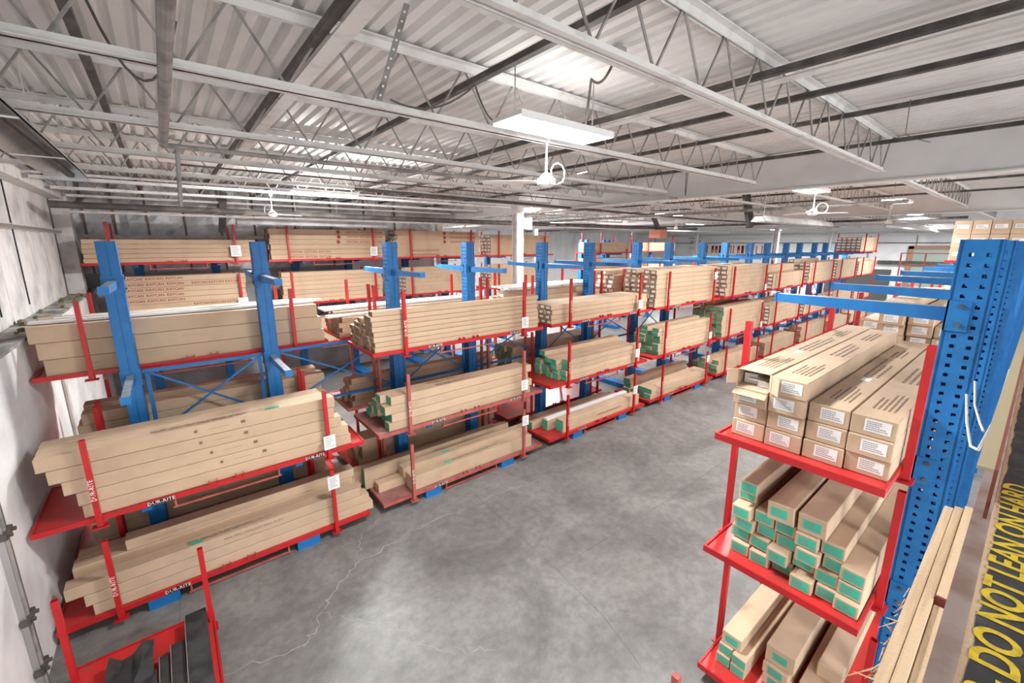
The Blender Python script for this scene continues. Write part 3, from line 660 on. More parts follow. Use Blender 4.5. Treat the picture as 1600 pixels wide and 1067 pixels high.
# --- nearest bay, front side
g = 'cartons on the floor tray of the nearest bay'
w0 = 'floor tray of nearest bay, central rack'
s = stack(w0, A(0), VF, T1, [3, 2, 4, 3, 1], .21, .152, L=3.42, off=.12, jit=.03, offs=[.08, 0, -.10, .42], group=g)
for (ci_, k_), o_ in s.items():
    if k_ == 3: o_.scale = (.86, 1, 1)
print_front(s[0, 2], pr('p1', 'printed_text', M['ink'], .9, .05, 2, 5), 2.0, .1); print_top(s[0, 2], pr('p2', 'printed_text', M['ink'], 1.1, .07, 3, 6), 1.7, .1, .152)
link('green_sticker', MB().face([(-.07, -.03, 0), (.07, -.03, 0), (.07, .03, 0), (-.07, .03, 0)]).mesh('green_sticker', M['green']), s[0, 2], (1.25, .06, .1545))
w0 = 'middle tray of nearest bay, central rack'
s = stack(w0, A(0), VF, T2, [5, 5, 5, 4, 4], .2, .166, L=3.05, off=-.02, jit=.015, offs=[.14, .12, .02, -.08, -.16], seethrough=False, group='cartons on the middle tray of the nearest bay')
s[0, 4].scale = (1.03, 1, 1)
for k in range(1, 5):
    print_front(s[0, k], pr('m1', 'printed_text', M['ink'], .22, .03, 2, 15), 1.62, .09)
    print_front(s[0, k], MB().tube((1.38, 0, .09), (1.38, -.001, .09), .022, 6).mesh('printed_mark', M['ink']), 0, 0, 'printed_mark', (0, 0, 0)); print_front(s[0, k], MB().box(1.86, 1.91, -.001, 0, .07, .11).mesh('printed_mark', M['ink']), 0, 0, 'printed_mark', (0, 0, 0))
print_top(s[0, 4], pr('p3', 'printed_text', M['ink'], 1.2, .09, 3, 26), 1.55, .1, .166)
link('green_sticker', MB().face([(-.09, -.03, 0), (.09, -.03, 0), (.09, .03, 0), (-.09, .03, 0)]).mesh('green_sticker', M['green']), s[0, 4], (2.25, .1, .1685))
# nearest bay, far side
s = stack('far side upper tray of nearest bay', A(0), VBF, T3, [3, 3, 3], .36, .225, L=3.5, off=-.01, offs=[.05, .01, -.03], jit=.01, seethrough=False, group='large cartons behind the two nearest blue columns')
print_front(s[0, 1], pr('m2', 'printed_text', M['greylabelink'], .5, .04, 2, 8), 1.75, .14)
print_front(s[0, 0], pr('m3', 'printed_mark', M['ink'], .12, .08, 3, 2), .5, .12)
s = stack('far side middle tray of nearest bay', A(0), VBF, T2, [5, 4, 5], .24, .16, L=3.2, off=.1, jit=.06, seethrough=False, group='cartons behind the nearest bay of the central rack')
pl = pile('dark pile of cartons low behind the nearest bay of the central rack', A(0), VBF, T1, [4, 3, 4], .24, .16, L=3.2)

for k, (y, x) in enumerate([(8.3, -1.5), (8.55, -1.3)]):
    tag(link('white_trim_length', MB().cbox(0, 3.5, 0, .16, 0, .035).mesh('white_trim_length', M['fan']), None, (x, y, 3.551)), ['front', 'rear'][k] + ' white trim length lying on the large cartons behind the blue columns', 'trim length')
# --- second bay
w0 = 'upper tray of second bay, central rack'
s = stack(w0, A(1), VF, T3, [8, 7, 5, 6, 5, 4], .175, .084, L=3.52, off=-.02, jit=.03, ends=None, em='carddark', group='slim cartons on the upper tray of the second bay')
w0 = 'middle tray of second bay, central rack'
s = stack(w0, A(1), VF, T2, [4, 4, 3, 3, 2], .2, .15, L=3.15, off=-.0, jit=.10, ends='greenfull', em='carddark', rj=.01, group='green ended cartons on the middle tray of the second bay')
print_top(s[0, 3], pr('p4', 'printed_text', M['ink'], 1.2, .1, 3, 36), 1.5, .1, .15); print_top(s[1, 3], pr('p4b', 'printed_text', M['ink'], 1.0, .1, 3, 37), 1.4, .1, .15)
w0 = 'floor tray of second bay, central rack'
s = {}
for (ci, k, x, y, L, ww, hh, es) in [(0, 0, 2.95, VF + .1, 2.85, .26, .27, None), (1, 0, 2.45, VF + .42, 3.2, .2, .16, None), (1, 1, 2.9, VF + .36, 3.0, .2, .2, None), (2, 0, 2.3, VF + .68, 3.3, .13, .42, 'greenfull'), (3, 0, 2.15, VF + .88, 3.3, .22, .3, None)]:
    s[ci, k] = carton('carton', x, y, T1 + .047 + (.162 if (ci, k) == (1, 1) else 0), L, ww, hh, ['wide brown carton with print at the front edge of the second bay floor tray', 'low brown carton under another on the second bay floor tray', 'yellowish brown carton on top, floor tray of the second bay',
        'tall narrow carton with green end on the second bay floor tray', 'dark brown carton at the back of the second bay floor tray'][len(s)], 'cartons on the floor tray of the second bay', -.005, es)
print_top(s[0, 0], pr('p5', 'printed_text', M['ink'], 1.2, .09, 3, 46), 1.5, .12, .27); print_top(s[1, 1], pr('p6', 'printed_text', M['ink'], 1.0, .06, 2, 47), 1.7, .1, .2)
for o, x, y, zz in ((s[0, 0], .8, .12, .2725), (s[1, 1], .95, .1, .2025)):
    link('green_sticker', MB().face([(-.08, -.03, 0), (.08, -.03, 0), (.08, .03, 0), (-.08, .03, 0)]).mesh('green_sticker', M['green']), o, (x, y, zz))
pl = pile('pile of slim cartons behind the upper tray of the second bay', A(1), VBF, T3, [4, 5, 5, 4], .22, .09, L=3.6)
pl = pile('pile of cartons behind the middle tray of the second bay', A(1), VBF, T2, [5, 4, 4], .2, .11, L=3.4)
for k, y in enumerate((8.2, 8.45, 8.7)):
    tag(link('white_trim_length', MB().cbox(0, 3.5, 0, .2, 0, .04).mesh('white_trim_length', M['fan']), None, (2.2, y, 3.345 if k in (1, 2) else 3.25)), ['nearest', 'middle', 'rearmost'][k] + ' white trim length on the slim cartons behind the second bay', 'trim length')
    tag(link('white_trim_length', MB().cbox(0, 3.3, 0, .2, 0, .04).mesh('white_trim_length', M['fan']), None, (6.4, y, 3.50)), ['nearest', 'middle', 'rearmost'][k] + ' white trim length on the cartons behind the third bay', 'trim length')
pile('dark pile of cartons low behind the second bay of the central rack', A(1), VBF, T1, [4, 4, 3], .22, .13)

# --- third bay
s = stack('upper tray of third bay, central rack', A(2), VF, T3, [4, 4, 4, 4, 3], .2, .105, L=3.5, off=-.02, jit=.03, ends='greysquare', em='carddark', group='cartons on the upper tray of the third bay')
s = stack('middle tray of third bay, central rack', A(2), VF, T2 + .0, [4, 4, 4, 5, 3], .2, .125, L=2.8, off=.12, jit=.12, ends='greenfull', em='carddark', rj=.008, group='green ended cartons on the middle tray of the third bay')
for k in range(4): print_front(s[0, k], pr('m4', 'printed_text', M['ink'], .2, .05, 2, 12), 1.4, .06)
s = {}
for (n_, x, y, L, ww, hh, es) in [(0, 6.8, VF + .1, 3.0, .24, .3, 'greenfull'), (1, 6.6, VF + .42, 3.1, .2, .25, 'greenfull'), (2, 6.35, VF + .7, 3.3, .18, .18, 'greenfull'), (3, 6.3, VF + .92, 3.2, .2, .16, None)]:
    s[n_] = carton('carton', x, y, T1 + .047, L, ww, hh, ['printed carton at the front of the third bay floor tray', 'carton beside the white lengths on the third bay floor tray', 'low green ended carton, third row of third bay floor tray', 'rearmost carton on the third bay floor tray'][n_], 'cartons on the floor tray of the third bay', 0, es, 'carddark')
print_front(s[0], pr('p7', 'printed_text', M['ink'], 1.0, .1, 2, 56), 1.7, .17)
tag(link('white_trim_length', MB().cbox(0, 3.1, 0, .12, 0, .05).mesh('white_trim_length', M['fan'])), 'long white trim length lying on cartons, third bay floor tray', 'trim length').location = (6.6, VF + .44, T1 + .047 + .252)
# --- fourth bay
s = stack('upper tray of fourth bay, central rack', A(3), VF, T3, [8, 8, 7, 8, 8], .21, .128, L=3.35, off=-.1, jit=.04, ends='greysquare', em='carddark', group='tall stack of cartons on the upper tray of the fourth bay')
for k in (1, 2, 3, 5, 6): print_front(s[0, k], pr('m5', 'printed_text', M['ink'], .3, .06, 1, 13), 1.65, .06)
s = stack('middle tray of fourth bay, central rack', A(3), VF, T2, [7, 6, 7, 6], .21, .112, L=2.95, off=.02, jit=.08, ends='greenfull', em='carddark', group='green ended cartons on the middle tray of the fourth bay')
for k in (1, 2, 4): print_front(s[0, k], pr('m6', 'printed_text', M['ink'], .25, .04, 1, 14), 1.4, .05)
s = stack('floor tray of fourth bay, central rack', A(3), VF, T1, [2, 2, 1, 3], .24, .15, L=3.2, jit=.1, ends='greenfull', em='carddark', group='cartons on the floor tray of the fourth bay')
print_front(s[0, 0], pr('p8', 'printed_text', M['ink'], .9, .08, 2, 57), 1.7, .08)
tag(link('white_trim_length', MB().cbox(0, 3.1, 0, .14, 0, .05).mesh('white_trim_length', M['fan'])), 'long white trim length lying on cartons, fourth bay floor tray', 'trim length').location = (10.4, VF + .60, T1 + .047 + .154)
# --- fifth bay on
pl = pile('pile of cartons on the upper tray of the fifth bay', A(4), VF, T3, [7, 7, 6, 6, 7], .21, .14, L=3.2, endm=2)
pile('pile of green ended cartons on the middle tray of the fifth bay', A(4), VF, T2, [7, 7, 7, 6, 8], .21, .145, L=3.2, endm=3)
pile('pile of cartons on the floor tray of the fifth bay', A(4), VF, T1, [3, 2, 3, 2], .22, .15, L=3.3, endm=3)
for i, (c3, c2, c1) in enumerate([([4, 4, 6, 6, 5], [5, 4, 5, 6, 4], [3, 3, 3]), ([6, 6, 5, 7, 6], [4, 4, 3], [4, 4, 3]), ([6, 5, 6, 6], [5, 4, 4], [3, 3, 3]), ([5, 6, 5, 6], [4, 4, 4], [3, 3, 2])]):
    k = i + 5
    pile('pile of cartons on the upper tray of the %s, central rack' % BAYS[k], A(k), VF, T3, c3, .21, .145, endm=2)
    pile('pile of cartons on the middle tray of the %s, central rack' % BAYS[k], A(k), VF, T2, c2, .21, .145, endm=2)
    pile('pile of cartons on the floor tray of the %s, central rack' % BAYS[k], A(k), VF, T1, c1, .24, .17)
for i, c in ((2, [3, 4, 4, 3]), (3, [6, 7, 6, 7]), (4, [6, 6, 6, 5])):
    pile('pile of cartons with pale ends behind the upper tray of the %s' % BAYS[i], A(i), VBF, T3, c, .22, .13, endm=2)
pile('pile of cartons behind the middle tray of the third bay', A(2), VBF, T2, [4, 4, 4], .22, .14, endm=3)
# paper tags on posts
for (x, z, rz) in [(A(0) + 1.29, T2 + .22, .1), (A(0) + 1.29, T1 + .82, 0), (A(1) + 1.28, T3 + .22, 0), (A(1) + 1.27, T2 + .3, 0), (A(1) + 1.3, T1 + .78, 0), (A(2) + 1.28, T3 + .25, 0), (A(2) + 1.28, T2 + .35, 0), (A(2) + 1.28, T1 + .6, 0),
                   (A(3) + 1.28, T3 + .8, 0), (A(3) + 1.28, T2 + .3, 0), (A(3) + 1.28, T1 + .8, 0), (A(4) + 1.28, T3 + .2, 0), (A(4) + 1.28, T2 + .2, 0)]:
    i = round((x - 1.28 - U0) / P); zn = 'floor tray' if z < 1.2 else ('middle tray' if z < 2.6 else 'upper tray')
    paper(x, VF - .062, z, 'white handwritten paper on the right post of the %s, %s' % (zn, BAYS[i]), rz)

# --- back rack (along the grey wall)
VBR = 14.35
for i in range(4):
    for z in (T2, 2.75, 4.08):
        if z == T2 and i > 2: continue
        tray(A(i), VBR, z, 'red steel %s of the %s, back wall rack' % ('middle tray' if z == T2 else ('upper tray' if z < 3 else 'top tray'), BAYS[i]), detail=1, sticker=False)
kay = text_mesh('KAYCAN  KAYCAN  KAYCAN', M['inkred'], .088, bold=.0018); kay2 = text_mesh('KAYCAN KAYCAN KAYCAN', M['inkred'], .086, bold=.0018)
dot = MB().tube((0, 0, 0), (0, -.001, 0), .06, 12).mesh('printed_dot', M['inkred'])
s = stack('top tray of nearest bay, back wall rack', A(0), VBR, 4.08, [5, 5], .22, .115, L=3.55, jit=.02, seethrough=False, group='plain cartons on the leftmost top tray at the back wall')
s = stack('upper tray of nearest bay, back wall rack', A(0), VBR, 2.75, [7, 7], .22, .14, L=2.75, off=.05, jit=.02, seethrough=False, group='printed cartons on the leftmost upper tray at the back wall')
for k in (0, 2, 3, 4, 5, 6): print_front(s[0, k], kay, .75, .07)
for k in (1, 5): print_front(s[0, k], kay2, 2.05, .07)
s = stack('top tray of second bay, back wall rack', A(1), VBR, 4.08, [6, 6, 6], .22, .15, L=3.5, jit=.02, em='carddark', group='cartons with red dots on the second top tray at the back wall')
for k in (3, 4, 5): print_front(s[0, k], kay, 2.8, .075); print_front(s[0, k], dot, 1.95, .075, 'printed_dot', (0, 0, 0))
for k in (0, 1): print_front(s[0, k], kay, 1.1, .075)
pl = pile('cartons with red dots on the third top tray at the back wall', A(2), VBR, 4.08, [6, 6, 6], .22, .15, L=3.5, endm=2)
for k in (3, 4, 5):
    zz = 4.127 + k * .154 + .075; link('printed_text', kay2, pl, (A(2) + .95, VBR + .066, zz), (R(90), 0, 0)); link('printed_dot', dot, pl, (A(2) + .15, VBR + .068, zz))
for k in (0, 1): link('printed_text', kay2, pl, (A(2) - .65, VBR + .066, 4.127 + k * .154 + .075), (R(90), 0, 0))
pile('plain cartons on the fourth top tray at the back wall', A(3), VBR, 4.08, [6, 6, 6], .22, .135, endm=2)
s = stack('upper tray of second bay, back wall rack', A(1), VBR, 2.75, [7, 7], .24, .135, L=3.1, jit=.02, em='carddark', group='plain cartons on the second upper tray at the back wall')
pl = pile('plain cartons on the third upper tray at the back wall', A(2), VBR, 2.75, [7, 6, 6], .24, .135, L=3.0, endm=2)
pile('plain cartons on the fourth upper tray at the back wall', A(3), VBR, 2.75, [7, 6, 6], .24, .135, endm=2)
for i in range(3): pile('pale cartons low on the back wall rack, ' + BAYS[i], A(i), VBR, T2, [6, 6], .24, .13, endm=2)
for i, z in ((0, 4.4), (1, 4.35), (2, 4.38), (3, 4.38)):
    paper(A(i) + 1.28, VBR - .062, z, 'white paper on the right post of the top tray at the back wall, ' + BAYS[i], 0, .24, .3)
for i in (0, 2): paper(A(i) + 1.3, VBR - .062, 2.95, 'white paper low on the upper tray at the back wall, ' + BAYS[i], 0, .24, .3)
# further trays right of the white column
for (u, v, z, c, l) in [(18.4, VBR, 4.1, [3, 3, 3], 'far upper'), (18.0, VBR, 3.3, [3, 3], 'far lower'), (24, VBR + 1, 4.1, [3, 3], 'farthest upper'), (22.5, VBR, 2.6, [5, 5, 5], 'farthest lower')]:
    tray(u, v, z, 'red tray of the %s stack right of the white column' % l, detail=0); pile('cartons of the %s stack right of the white column' % l, u, v, z, c, .3, .17, L=3.5, endm=2)
    for s_ in (-1, 1): tag(link('blue_post', MB().box(u + s_ * .9, u + s_ * .9 + .15, v + 1.25, v + 1.4, 0, 4.8).mesh('blue_post', M['blue'])), '%s blue rack upright behind the %s stack at the rear' % ('left' if s_ < 0 else 'right', l), 'rack upright')

# --- right-hand rack
VCF = VC + h + .04   # .46
for i in range(5):
    for z in (T1, 1.66 if i == 0 else T2, 2.84):
        tray(UC + P * i if not (i == 0 and z == T1) else UC + .15, VCF + TD, z, 'red steel %s of the %s, right-hand rack' % ('floor tray' if z < 1 else ('middle tray' if z < 2 else 'upper tray'), BAYS[i]), flip=True, detail=1, sticker=False)
t = 'large brown carton, %s, upper tray of right-hand rack'
wd, hh = .272, .153
cols = [(1.60 - wd, 4, 3.30), (1.315 - wd, 4, 3.2), (1.03 - wd, 3, 3.5), (.75 - wd, 3, 3.6)]
cn = ['outermost row', 'second row from the aisle', 'third row from the aisle', 'row against the blue column']
rnd = random.Random(5)
for ci, (y, n, L) in enumerate(cols):
    for k in range(n):
        lay = 'bottom' if k == 0 else ('top' if k == n - 1 else ORD[k] + ' layer')
        x = 3.86 + rnd.uniform(-.03, .03); open_end = (ci == 0 and k == 3)
        hk = hh
        o = carton('carton', x, y, 2.84 + .047 + k * (hh + .003), L, wd, hk, 'large brown carton, %s of %s, upper tray, nearest right-hand rack' % (lay, cn[ci]) if not open_end else 'open-ended brown carton on top of the outermost row, right-hand rack',
                   'large white labelled cartons on the right-hand rack', rnd.uniform(-.004, .004), None if open_end else 'white', 'card', 0, -.5 if (ci == 3 or rnd.random() < .5) else .4)
        if k == n - 1:
            print_top(o, pr('b1%d' % ci, 'printed_text', M['ink'], 1.0, .14, 3, 60 + ci), 1.7, .13, hh)
            print_top(o, pr('b2%d' % ci, 'printed_text', M['ink'], .55, .16, 5, 70 + ci), .5, .13, hh)
            print_top(o, pr('b3%d' % ci, 'printed_text', M['ink'], .6, .12, 3, 80 + ci), 2.6, .13, hh)
            if ci in (0, 2): link('small_label', MB().face([(0, 0, 0), (.13, 0, 0), (.13, .07, 0), (0, .07, 0)]).mesh('small_label', M['white']), o, (1.0, .1, hh + .0022))
        if open_end:
            me = MB(); ww = .006; me.box(0, .5, 0, ww, 0, hh).box(0, .5, wd - ww, wd, 0, hh).box(0, .5, 0, wd, 0, ww).box(0, .5, 0, wd, hh - ww, hh)
            o.location.x += .0
            o.data = MB().cbox(.5, L, 0, wd, 0, hh).box(0, .5, 0, ww, 0, hh).box(0, .5, wd - ww, wd, 0, hh).box(0, .5, 0, wd, 0, ww).box(0, .5, 0, wd, hh - ww, hh).mesh('carton', M['card'])
            fl = MB().box(-.13, 0, 0, ww, 0, hh); link('end_flap', fl.mesh('end_flap', M['card']), o, (0, 0, 0), (0, 0, R(50)))
            link('end_flap', MB().box(-.10, 0, -ww, 0, .02, hh).mesh('end_flap', M['card']), o, (0, wd, 0), (0, 0, R(-35)))
            link('end_flap', MB().box(-.1, 0, 0, wd, 0, ww).mesh('end_flap', M['card']), o, (0, 0, 0), (0, R(-40), 0))
            link('contents', MB().box(.06, 1, .03, .12, .01, .06).box(.04, 1, .05, .2, .062, .07).box(.1, 1, .14, .25, .01, .1).mesh('contents', M['fan']), o)
# middle tray: jumbled green labelled cartons
zb = 1.66 + .047; rnd = random.Random(12); bw, bh = .165, .118
rows = [(0, 6, .0), (1, 6, .05), (2, 6, -.01), (3, 5, .03), (4, 4, .0)]
for k, n, oy in rows:
    for c in range(n):
        if k == 4 and c == 1: continue
        y = 1.50 - bw - c * (bw + .012) + oy * .6; x = 3.87 + rnd.uniform(-.05, .09) + (.05 if k > 2 else 0)
        big = (k == 4 and c > 1); w2, h2 = (.21, .17) if big else (bw, bh)
        if big: y = 1.50 - .25 - (c - 1) * .235
        if k == 4 and c == 0:
            y = 1.36
        o = carton('carton', x, max(y, .49), zb + k * (bh + .006) , 3.2, w2, h2, 'green labelled carton, %s layer, %s from the aisle, middle tray, right-hand rack' % (ORD[k], ORD[c]), 'green labelled cartons jumbled on the right-hand rack', rnd.uniform(-.012, .012), 'green', 'card', 0, rnd.choice((-.5, 0, .4)))
        o.rotation_euler.x = rnd.uniform(-.05, .05)
o = carton('carton', 3.9, 1.33, zb + 5 * (bh + .006) + .01, 3.1, .15, .118, 'topmost green labelled carton at the aisle end of the middle tray', 'green labelled cartons jumbled on the right-hand rack', 0, 'green')
# floor tray
zb = T1 + .047
fc = [(4.06, 1.44, 0, .14, .115, 'lower outermost'), (4.05, 1.285, 0, .14, .115, 'lower second'), (4.08, 1.43, .118, .14, .115, 'upper outermost'), (4.05, 1.28, .118, .14, .115, 'upper second'), (4.10, 1.36, .236, .2, .15, 'topmost outermost'),
      (4.2, .94, 0, .23, .12, 'lower middle'), (4.2, .95, .123, .23, .12, 'second middle'), (4.24, .92, .246, .26, .19, 'large top middle'), (4.3, .62, 0, .26, .2, 'large inner'), (4.5, .6, .2, .2, .15, 'rear inner')]
for x, y, z, w_, h_, nm in fc:
    carton('carton', x, y, zb + z, 3.2, w_, h_, '%s brown carton with green label on the nearest right-hand floor tray' % nm, 'green labelled cartons on the right-hand floor tray', rnd.uniform(-.01, .01), 'green' if nm != 'rear inner' else None)
# next bays of the right-hand row
rnd = random.Random(4)
for ci, (y, n) in enumerate([(1.36, 4), (1.1, 6), (.82, 5), (.55, 4)]):
    for k in range(n):
        carton('carton', UC + P - 1.65 + rnd.uniform(-.1, .1) - (.25 if ci == 1 and k > 3 else 0), y, 2.887 + k * .156, 3.2, .26, .153, 'brown carton, %s layer of %s row, second bay of right-hand rack' % (ORD[k], ORD[ci]), 'cartons on the second bay of the right-hand rack', rnd.uniform(-.01, .01), 'white')
for i in range(2, 5): pile('pile of cartons on the upper tray of the right-hand rack, ' + BAYS[i], UC + P * i, VCF + TD, 2.84, [4, 5, 5, 4], .26, .155, dirn=-1, endm=2)
for i in range(1, 5): pile('pile of cartons on the middle tray of the right-hand rack, ' + BAYS[i], UC + P * i, VCF + TD, T2, [4, 5, 5, 4], .26, .15, dirn=-1, endm=2)
for i in range(1, 5): pile('pile of cartons on the floor tray of the right-hand rack, ' + BAYS[i], UC + P * i, VCF + TD, T1, [4, 5, 4, 4], .26, .15, dirn=-1)
# tall cartons on top, far right
tray(16.9, VCF + TD - .05, 4.13, 'red steel top tray under the tall cartons of the right-hand rack', flip=True, detail=0, posts=())
for ci in range(4):
    for k in range(3):
        o = carton('carton', 15.1, 1.27 - ci * .31, 4.18 + k * .32, 3.4, .3, .315, 'tall brown carton, %s layer, %s column, on top of the right-hand rack' % (ORD[k], ORD[ci]), 'tall cartons on top of the right-hand rack', 0, 'white')
        for ch in o.children: ch.scale = (1.3, 1, 1)
# end safety posts (orange) and things near the far wall
for k, (u, v) in enumerate([(34.5, 1.8), (35.2, 2.8), (36.0, 3.8)]):
    tag(link('guard_post', MB().tube((u, v, 0), (u, v, 1.6), .13, 12).mesh('guard_post', M['orange'])), 'orange guard post near the far wall, ' + ['nearest', 'middle', 'farthest'][k] + ' of three', 'post')
t = thing('guard_rail', 'red steel rail frame standing before the far wall door', 'rail', (38, 5, 0))
for y in (-1.2, 0, 1.2): link('post', MB().box(-.04, .04, y - .04, y + .04, 0, 4.0).mesh('post', M['redfade']), t)
for z in (2.4, 3.2, 3.95): link('rail_bar', MB().box(-.03, .03, -1.2, 1.2, z, z + .06).mesh('rail_bar', M['redfade']), t)

# signs on the far wall
t = thing('safety_sign', 'white sign with slanted black words on the far white wall', 'sign', (UB - .05, 23.9, 4.6), (0, 0, R(-90)))
link('panel', MB().box(-.85, .85, -.02, .0, -1.0, 1.0).mesh('panel', M['white']), t)
link('lettering', text_mesh('SAFETY', M['black'], .5), t, (0, -.03, .62), (R(90), 0, 0)); link('lettering', text_mesh('FIRST', M['black'], .5), t, (0, -.03, .12), (R(90), 0, 0)); link('lettering', text_mesh('START IT', M['black'], .34), t, (0, -.03, -.5), (R(90), 0, 0))
t = thing('banner', 'long white banner with tall red letters on the far wall', 'banner', (UB - .06, 19.7, 4.1), (0, 0, R(-90)))
link('cloth', MB().box(-3.6, 3.6, -.02, 0, -.7, .9).mesh('cloth', M['white']), t); b = MB(); rnd = random.Random(2); x = -2.9
while x < 3.2:
    wv = rnd.uniform(.2, .34); b.box(x, x + .09, -.03, -.021, -.45, .3)
    if rnd.random() < .7: b.box(x + wv - .08, x + wv, -.03, -.021, -.45, .3); b.box(x, x + wv, -.03, -.021, rnd.choice((-.1, .2, -.45)), rnd.choice((.22, .3)) )
    x += wv + .16
link('lettering', b.mesh('banner_letters', mat('banner_red', (.55, .03, .04), .6)), t)

# ------------------------------------------------------------------ floor cart with black metal at bottom left
t = thing('steel_tray', 'red tray on the floor at lower left loaded with black metal', 'tray', (-.68, 3.98, .15), (0, 0, R(90)))
d, r, p, f, l, g = tray_meshes('red')
link('deck', d, t); link('rim', r, t, (0, -.0, 0))
t.location = (-.09, 4.0, .13); 
for sx, yy in ((1, 0.0), (1, TD)): link('foot_plate', f, link('post', p, t, (1.65, yy + (.03 if yy else -.03) * -1, -.0)))
for x in (-1.2, 1.2): link('skid', MB().box(x - .05, x + .05, 0, TD, -.13, 0).mesh('skid', M['redfade']), t)
ts = MB().box(-.35, .0, .0, .0, 0, 0)
rnd = random.Random(9)
for k, (x, y1, wv, hv, rz, lb) in enumerate([(-.36, 5.72, .20, .16, 0, 'widest black metal box length at the right of the floor tray'), (-.50, 5.42, .12, .10, .01, 'black channel with a pale edge beside the widest length'), (-.60, 5.35, .08, .07, .02, 'narrow black channel in the middle of the floor tray'),
        (-.72, 5.2, .10, .08, .03, 'black channel left of the middle of the floor tray'), (-.85, 5.1, .09, .06, .05, 'thin black channel near the left of the floor tray'), (-1.02, 5.05, .14, .04, .12, 'leftmost flat black sheet with a bright edge on the floor tray')]):
    m = MB(); m.cbox(0, wv, -2.9, 0, 0, hv, .004, 0).box(-.006, .002, -2.9, 0, hv - .012, hv + .004, 1)
    tag(link('black_metal_length', m.mesh('black_metal_length', [M['blackmetal'], M['galv']]), None, (x, y1, .178), (0, 0, rz)), lb, 'metal length', 'black metal lengths on the floor tray')
m = MB(); n = 10
for i in range(n):
    for j in range(4):
        def q(i, j): return (-.78 + j * .09 + .012 * math.sin(i * 1.3), 3.2 + i * .24, .30 + .05 * math.sin(i * .9 + j * 1.4) + .03 * math.cos(j * 2.2))
        m.face([q(i, j), q(i + 1, j), q(i + 1, j + 1), q(i, j + 1)])
tag(link('black_plastic_wrap', m.mesh('black_plastic_wrap', M['blackmetal']), None, (.0, .0, .0), (0, 0, .04)), 'crumpled black plastic wrap over the lengths on the floor tray', 'plastic wrap')
tag(link('red_post', MB().box(2.93, 2.99, 1.42, 1.48, 0, .95).mesh('red_post', M['redfade'])), 'short red post end rising from the bottom of the view in the aisle', 'post')

# ------------------------------------------------------------------ camera-side lumber and rail
LZ = 3.1
t_ = 'rough timber stud in the stack below the rail, %s'
for k, (y, L, z0) in enumerate([(.1325, 3.36, 0), (.0935, 3.40, 0), (.0545, 2.38, -.02), (.052, 3.42, -.118), (.093, 3.2, -.118)]):
    m = MB(); m.cbox(-1.0, L, y - .0185, y + .0185, LZ - .095 + z0, LZ + z0, .003)
    tag(link('timber_stud', m.mesh('timber_stud', M['wood'])), t_ % ['outermost with a splintered edge', 'second from the outer edge', 'innermost, ending at the red butt', 'lower inner one', 'lower outer one'][k], 'timber', 'timber studs below the rail')
tag(link('timber_stud', MB().cbox(2.40, 3.42, .036, .073, LZ - .10, LZ + .012, .003).mesh('timber_stud', M['wood'])), 'short timber stud at the far end with a dark red end', 'timber')
tag(link('red_end_cap', MB().box(2.385, 2.40, .034, .073, LZ - .06, LZ + .014).mesh('red_end_cap', mat('dark_red', (.14, .02, .015), .7))), 'dark red painted butt of the short timber stud', 'end cap')
m = MB(); rnd = random.Random(21)
for i in range(26):
    x = rnd.gauss(1.95, .22); L = rnd.uniform(.04, .16); y = .150 + rnd.uniform(-.006, .008)
    m.tube((x, y, LZ - rnd.uniform(0, .03)), (x - L * rnd.uniform(.2, 1), y + L * rnd.uniform(.0, .45), LZ + rnd.uniform(-.03, .02)), .0035, 4, r1=.001)
tag(link('wood_splinters', m.mesh('wood_splinters', M['woodsplit'])), 'pale splinters bristling from the outermost timber stud', 'splinters', kind='stuff')
tag(link('support_beam', MB().box(-1, 3.3, .03, .14, LZ - .35, LZ - .216).mesh('support_beam', M['wood'])), 'timber beam carrying the stud stack below the rail', 'timber')
for x in (-.8, 3.0): tag(link('support_leg', MB().box(x, x + .09, 0.04, .12, 0, LZ - .35).mesh('support_leg', M['wood'])), 'timber leg under the stud stack, ' + ('near' if x < 0 else 'far'), 'timber')
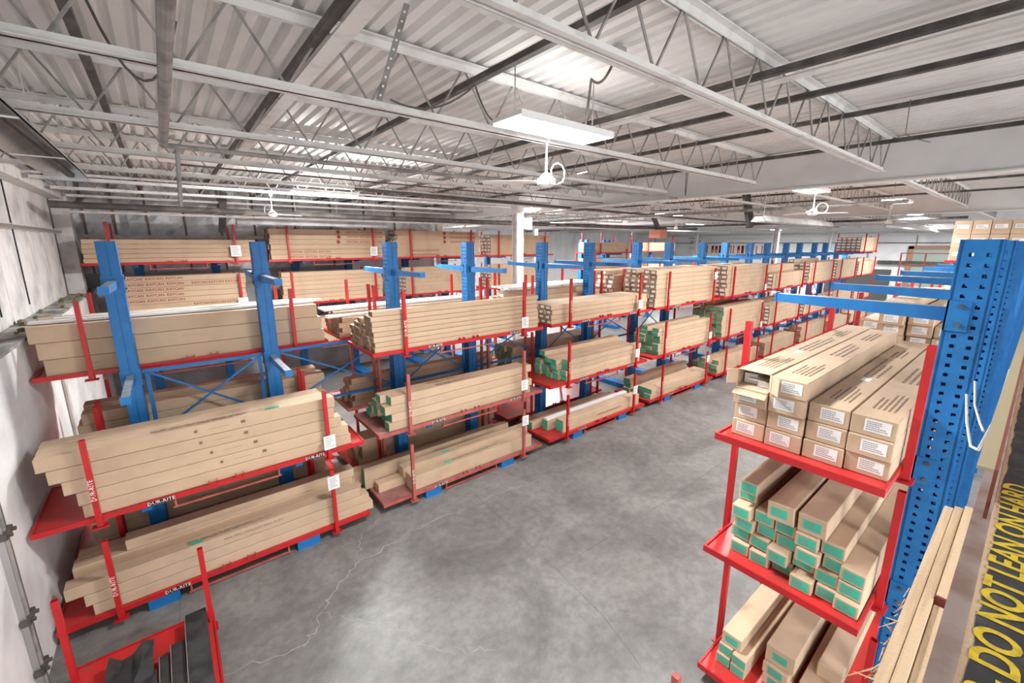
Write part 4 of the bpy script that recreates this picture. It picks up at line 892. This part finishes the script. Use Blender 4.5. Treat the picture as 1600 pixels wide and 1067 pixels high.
# worn steel angle between lumber and rail board
tag(link('steel_angle', MB().box(-.6, 6.5, -.035, .022, 3.76, 3.78).box(-.6, 6.5, -.04, -.034, 3.70, 3.78).mesh('steel_angle', M['rail'])), 'worn pinkish steel angle running beside the timber studs', 'rail')
# warning board
t = thing('warning_board', 'black painted guard board with yellow hand painted warning words', 'sign', (0, 0, 3.9))
link('board', MB().box(-.2, 6.0, -.13, -.015, -.035, 0).mesh('board', M['wood']), t)
pts = []; rnd = random.Random(31); u = -.2
while u < 6: pts.append((u, -.0255 + rnd.uniform(-.003, .003))); u += .04
m = MB()
for a, c in zip(pts, pts[1:]): m.face([(a[0], -.095, .001), (c[0], -.095, .001), (c[0], c[1], .001), (a[0], a[1], .001)])
link('black_paint', m.mesh('black_paint', M['blacktape']), t)
link('steel_edge', MB().box(-.2, 6.0, -.13, -.094, 0, .004).mesh('steel_edge', M['rail']), t)
def lettering(txt, x, anchor):
    me = text_mesh(txt, M['yellow'], .08, bold=.0022); xs = [v_.co.x for v_ in me.vertices]
    link('lettering', me, t, (x - (min(xs) if anchor == 'l' else max(xs)) * .95, -.056, .002), (0, 0, 0), (.95, 1, 1))
lettering('DO NOT LEAN ON HARD', .985, 'l'); lettering('LADDER-', .965, 'r')
# beige edge board and its strap
t = thing('edge_protector', 'long beige cardboard edge board leaning beside the rack with a white strap', 'cardboard', (0, 0, 0))
link('board', MB().box(1.7, 5.2, .0, .034, 3.98, 3.99).box(1.7, 5.2, -.008, .0, 3.84, 3.99, 1).mesh('board', [mat('beige_card', (.40, .34, .22), .85), mat('rust_red', (.22, .06, .03), .7)]), t)
P_ = [(3.35, .165, 3.78), (3.1, .13, 3.70), (2.85, .09, 3.66), (2.7, .06, 3.70), (2.72, .035, 3.84), (3.2, .03, 3.985)]
link('strap', MB().path(P_, .006, 6).path([(3.45, .15, 3.84), (3.2, .12, 3.77), (2.95, .08, 3.75), (2.8, .06, 3.76)], .005, 6).mesh('strap', M['rope']), t)
print('cartons', NCART, 'objects', len(bpy.data.objects))
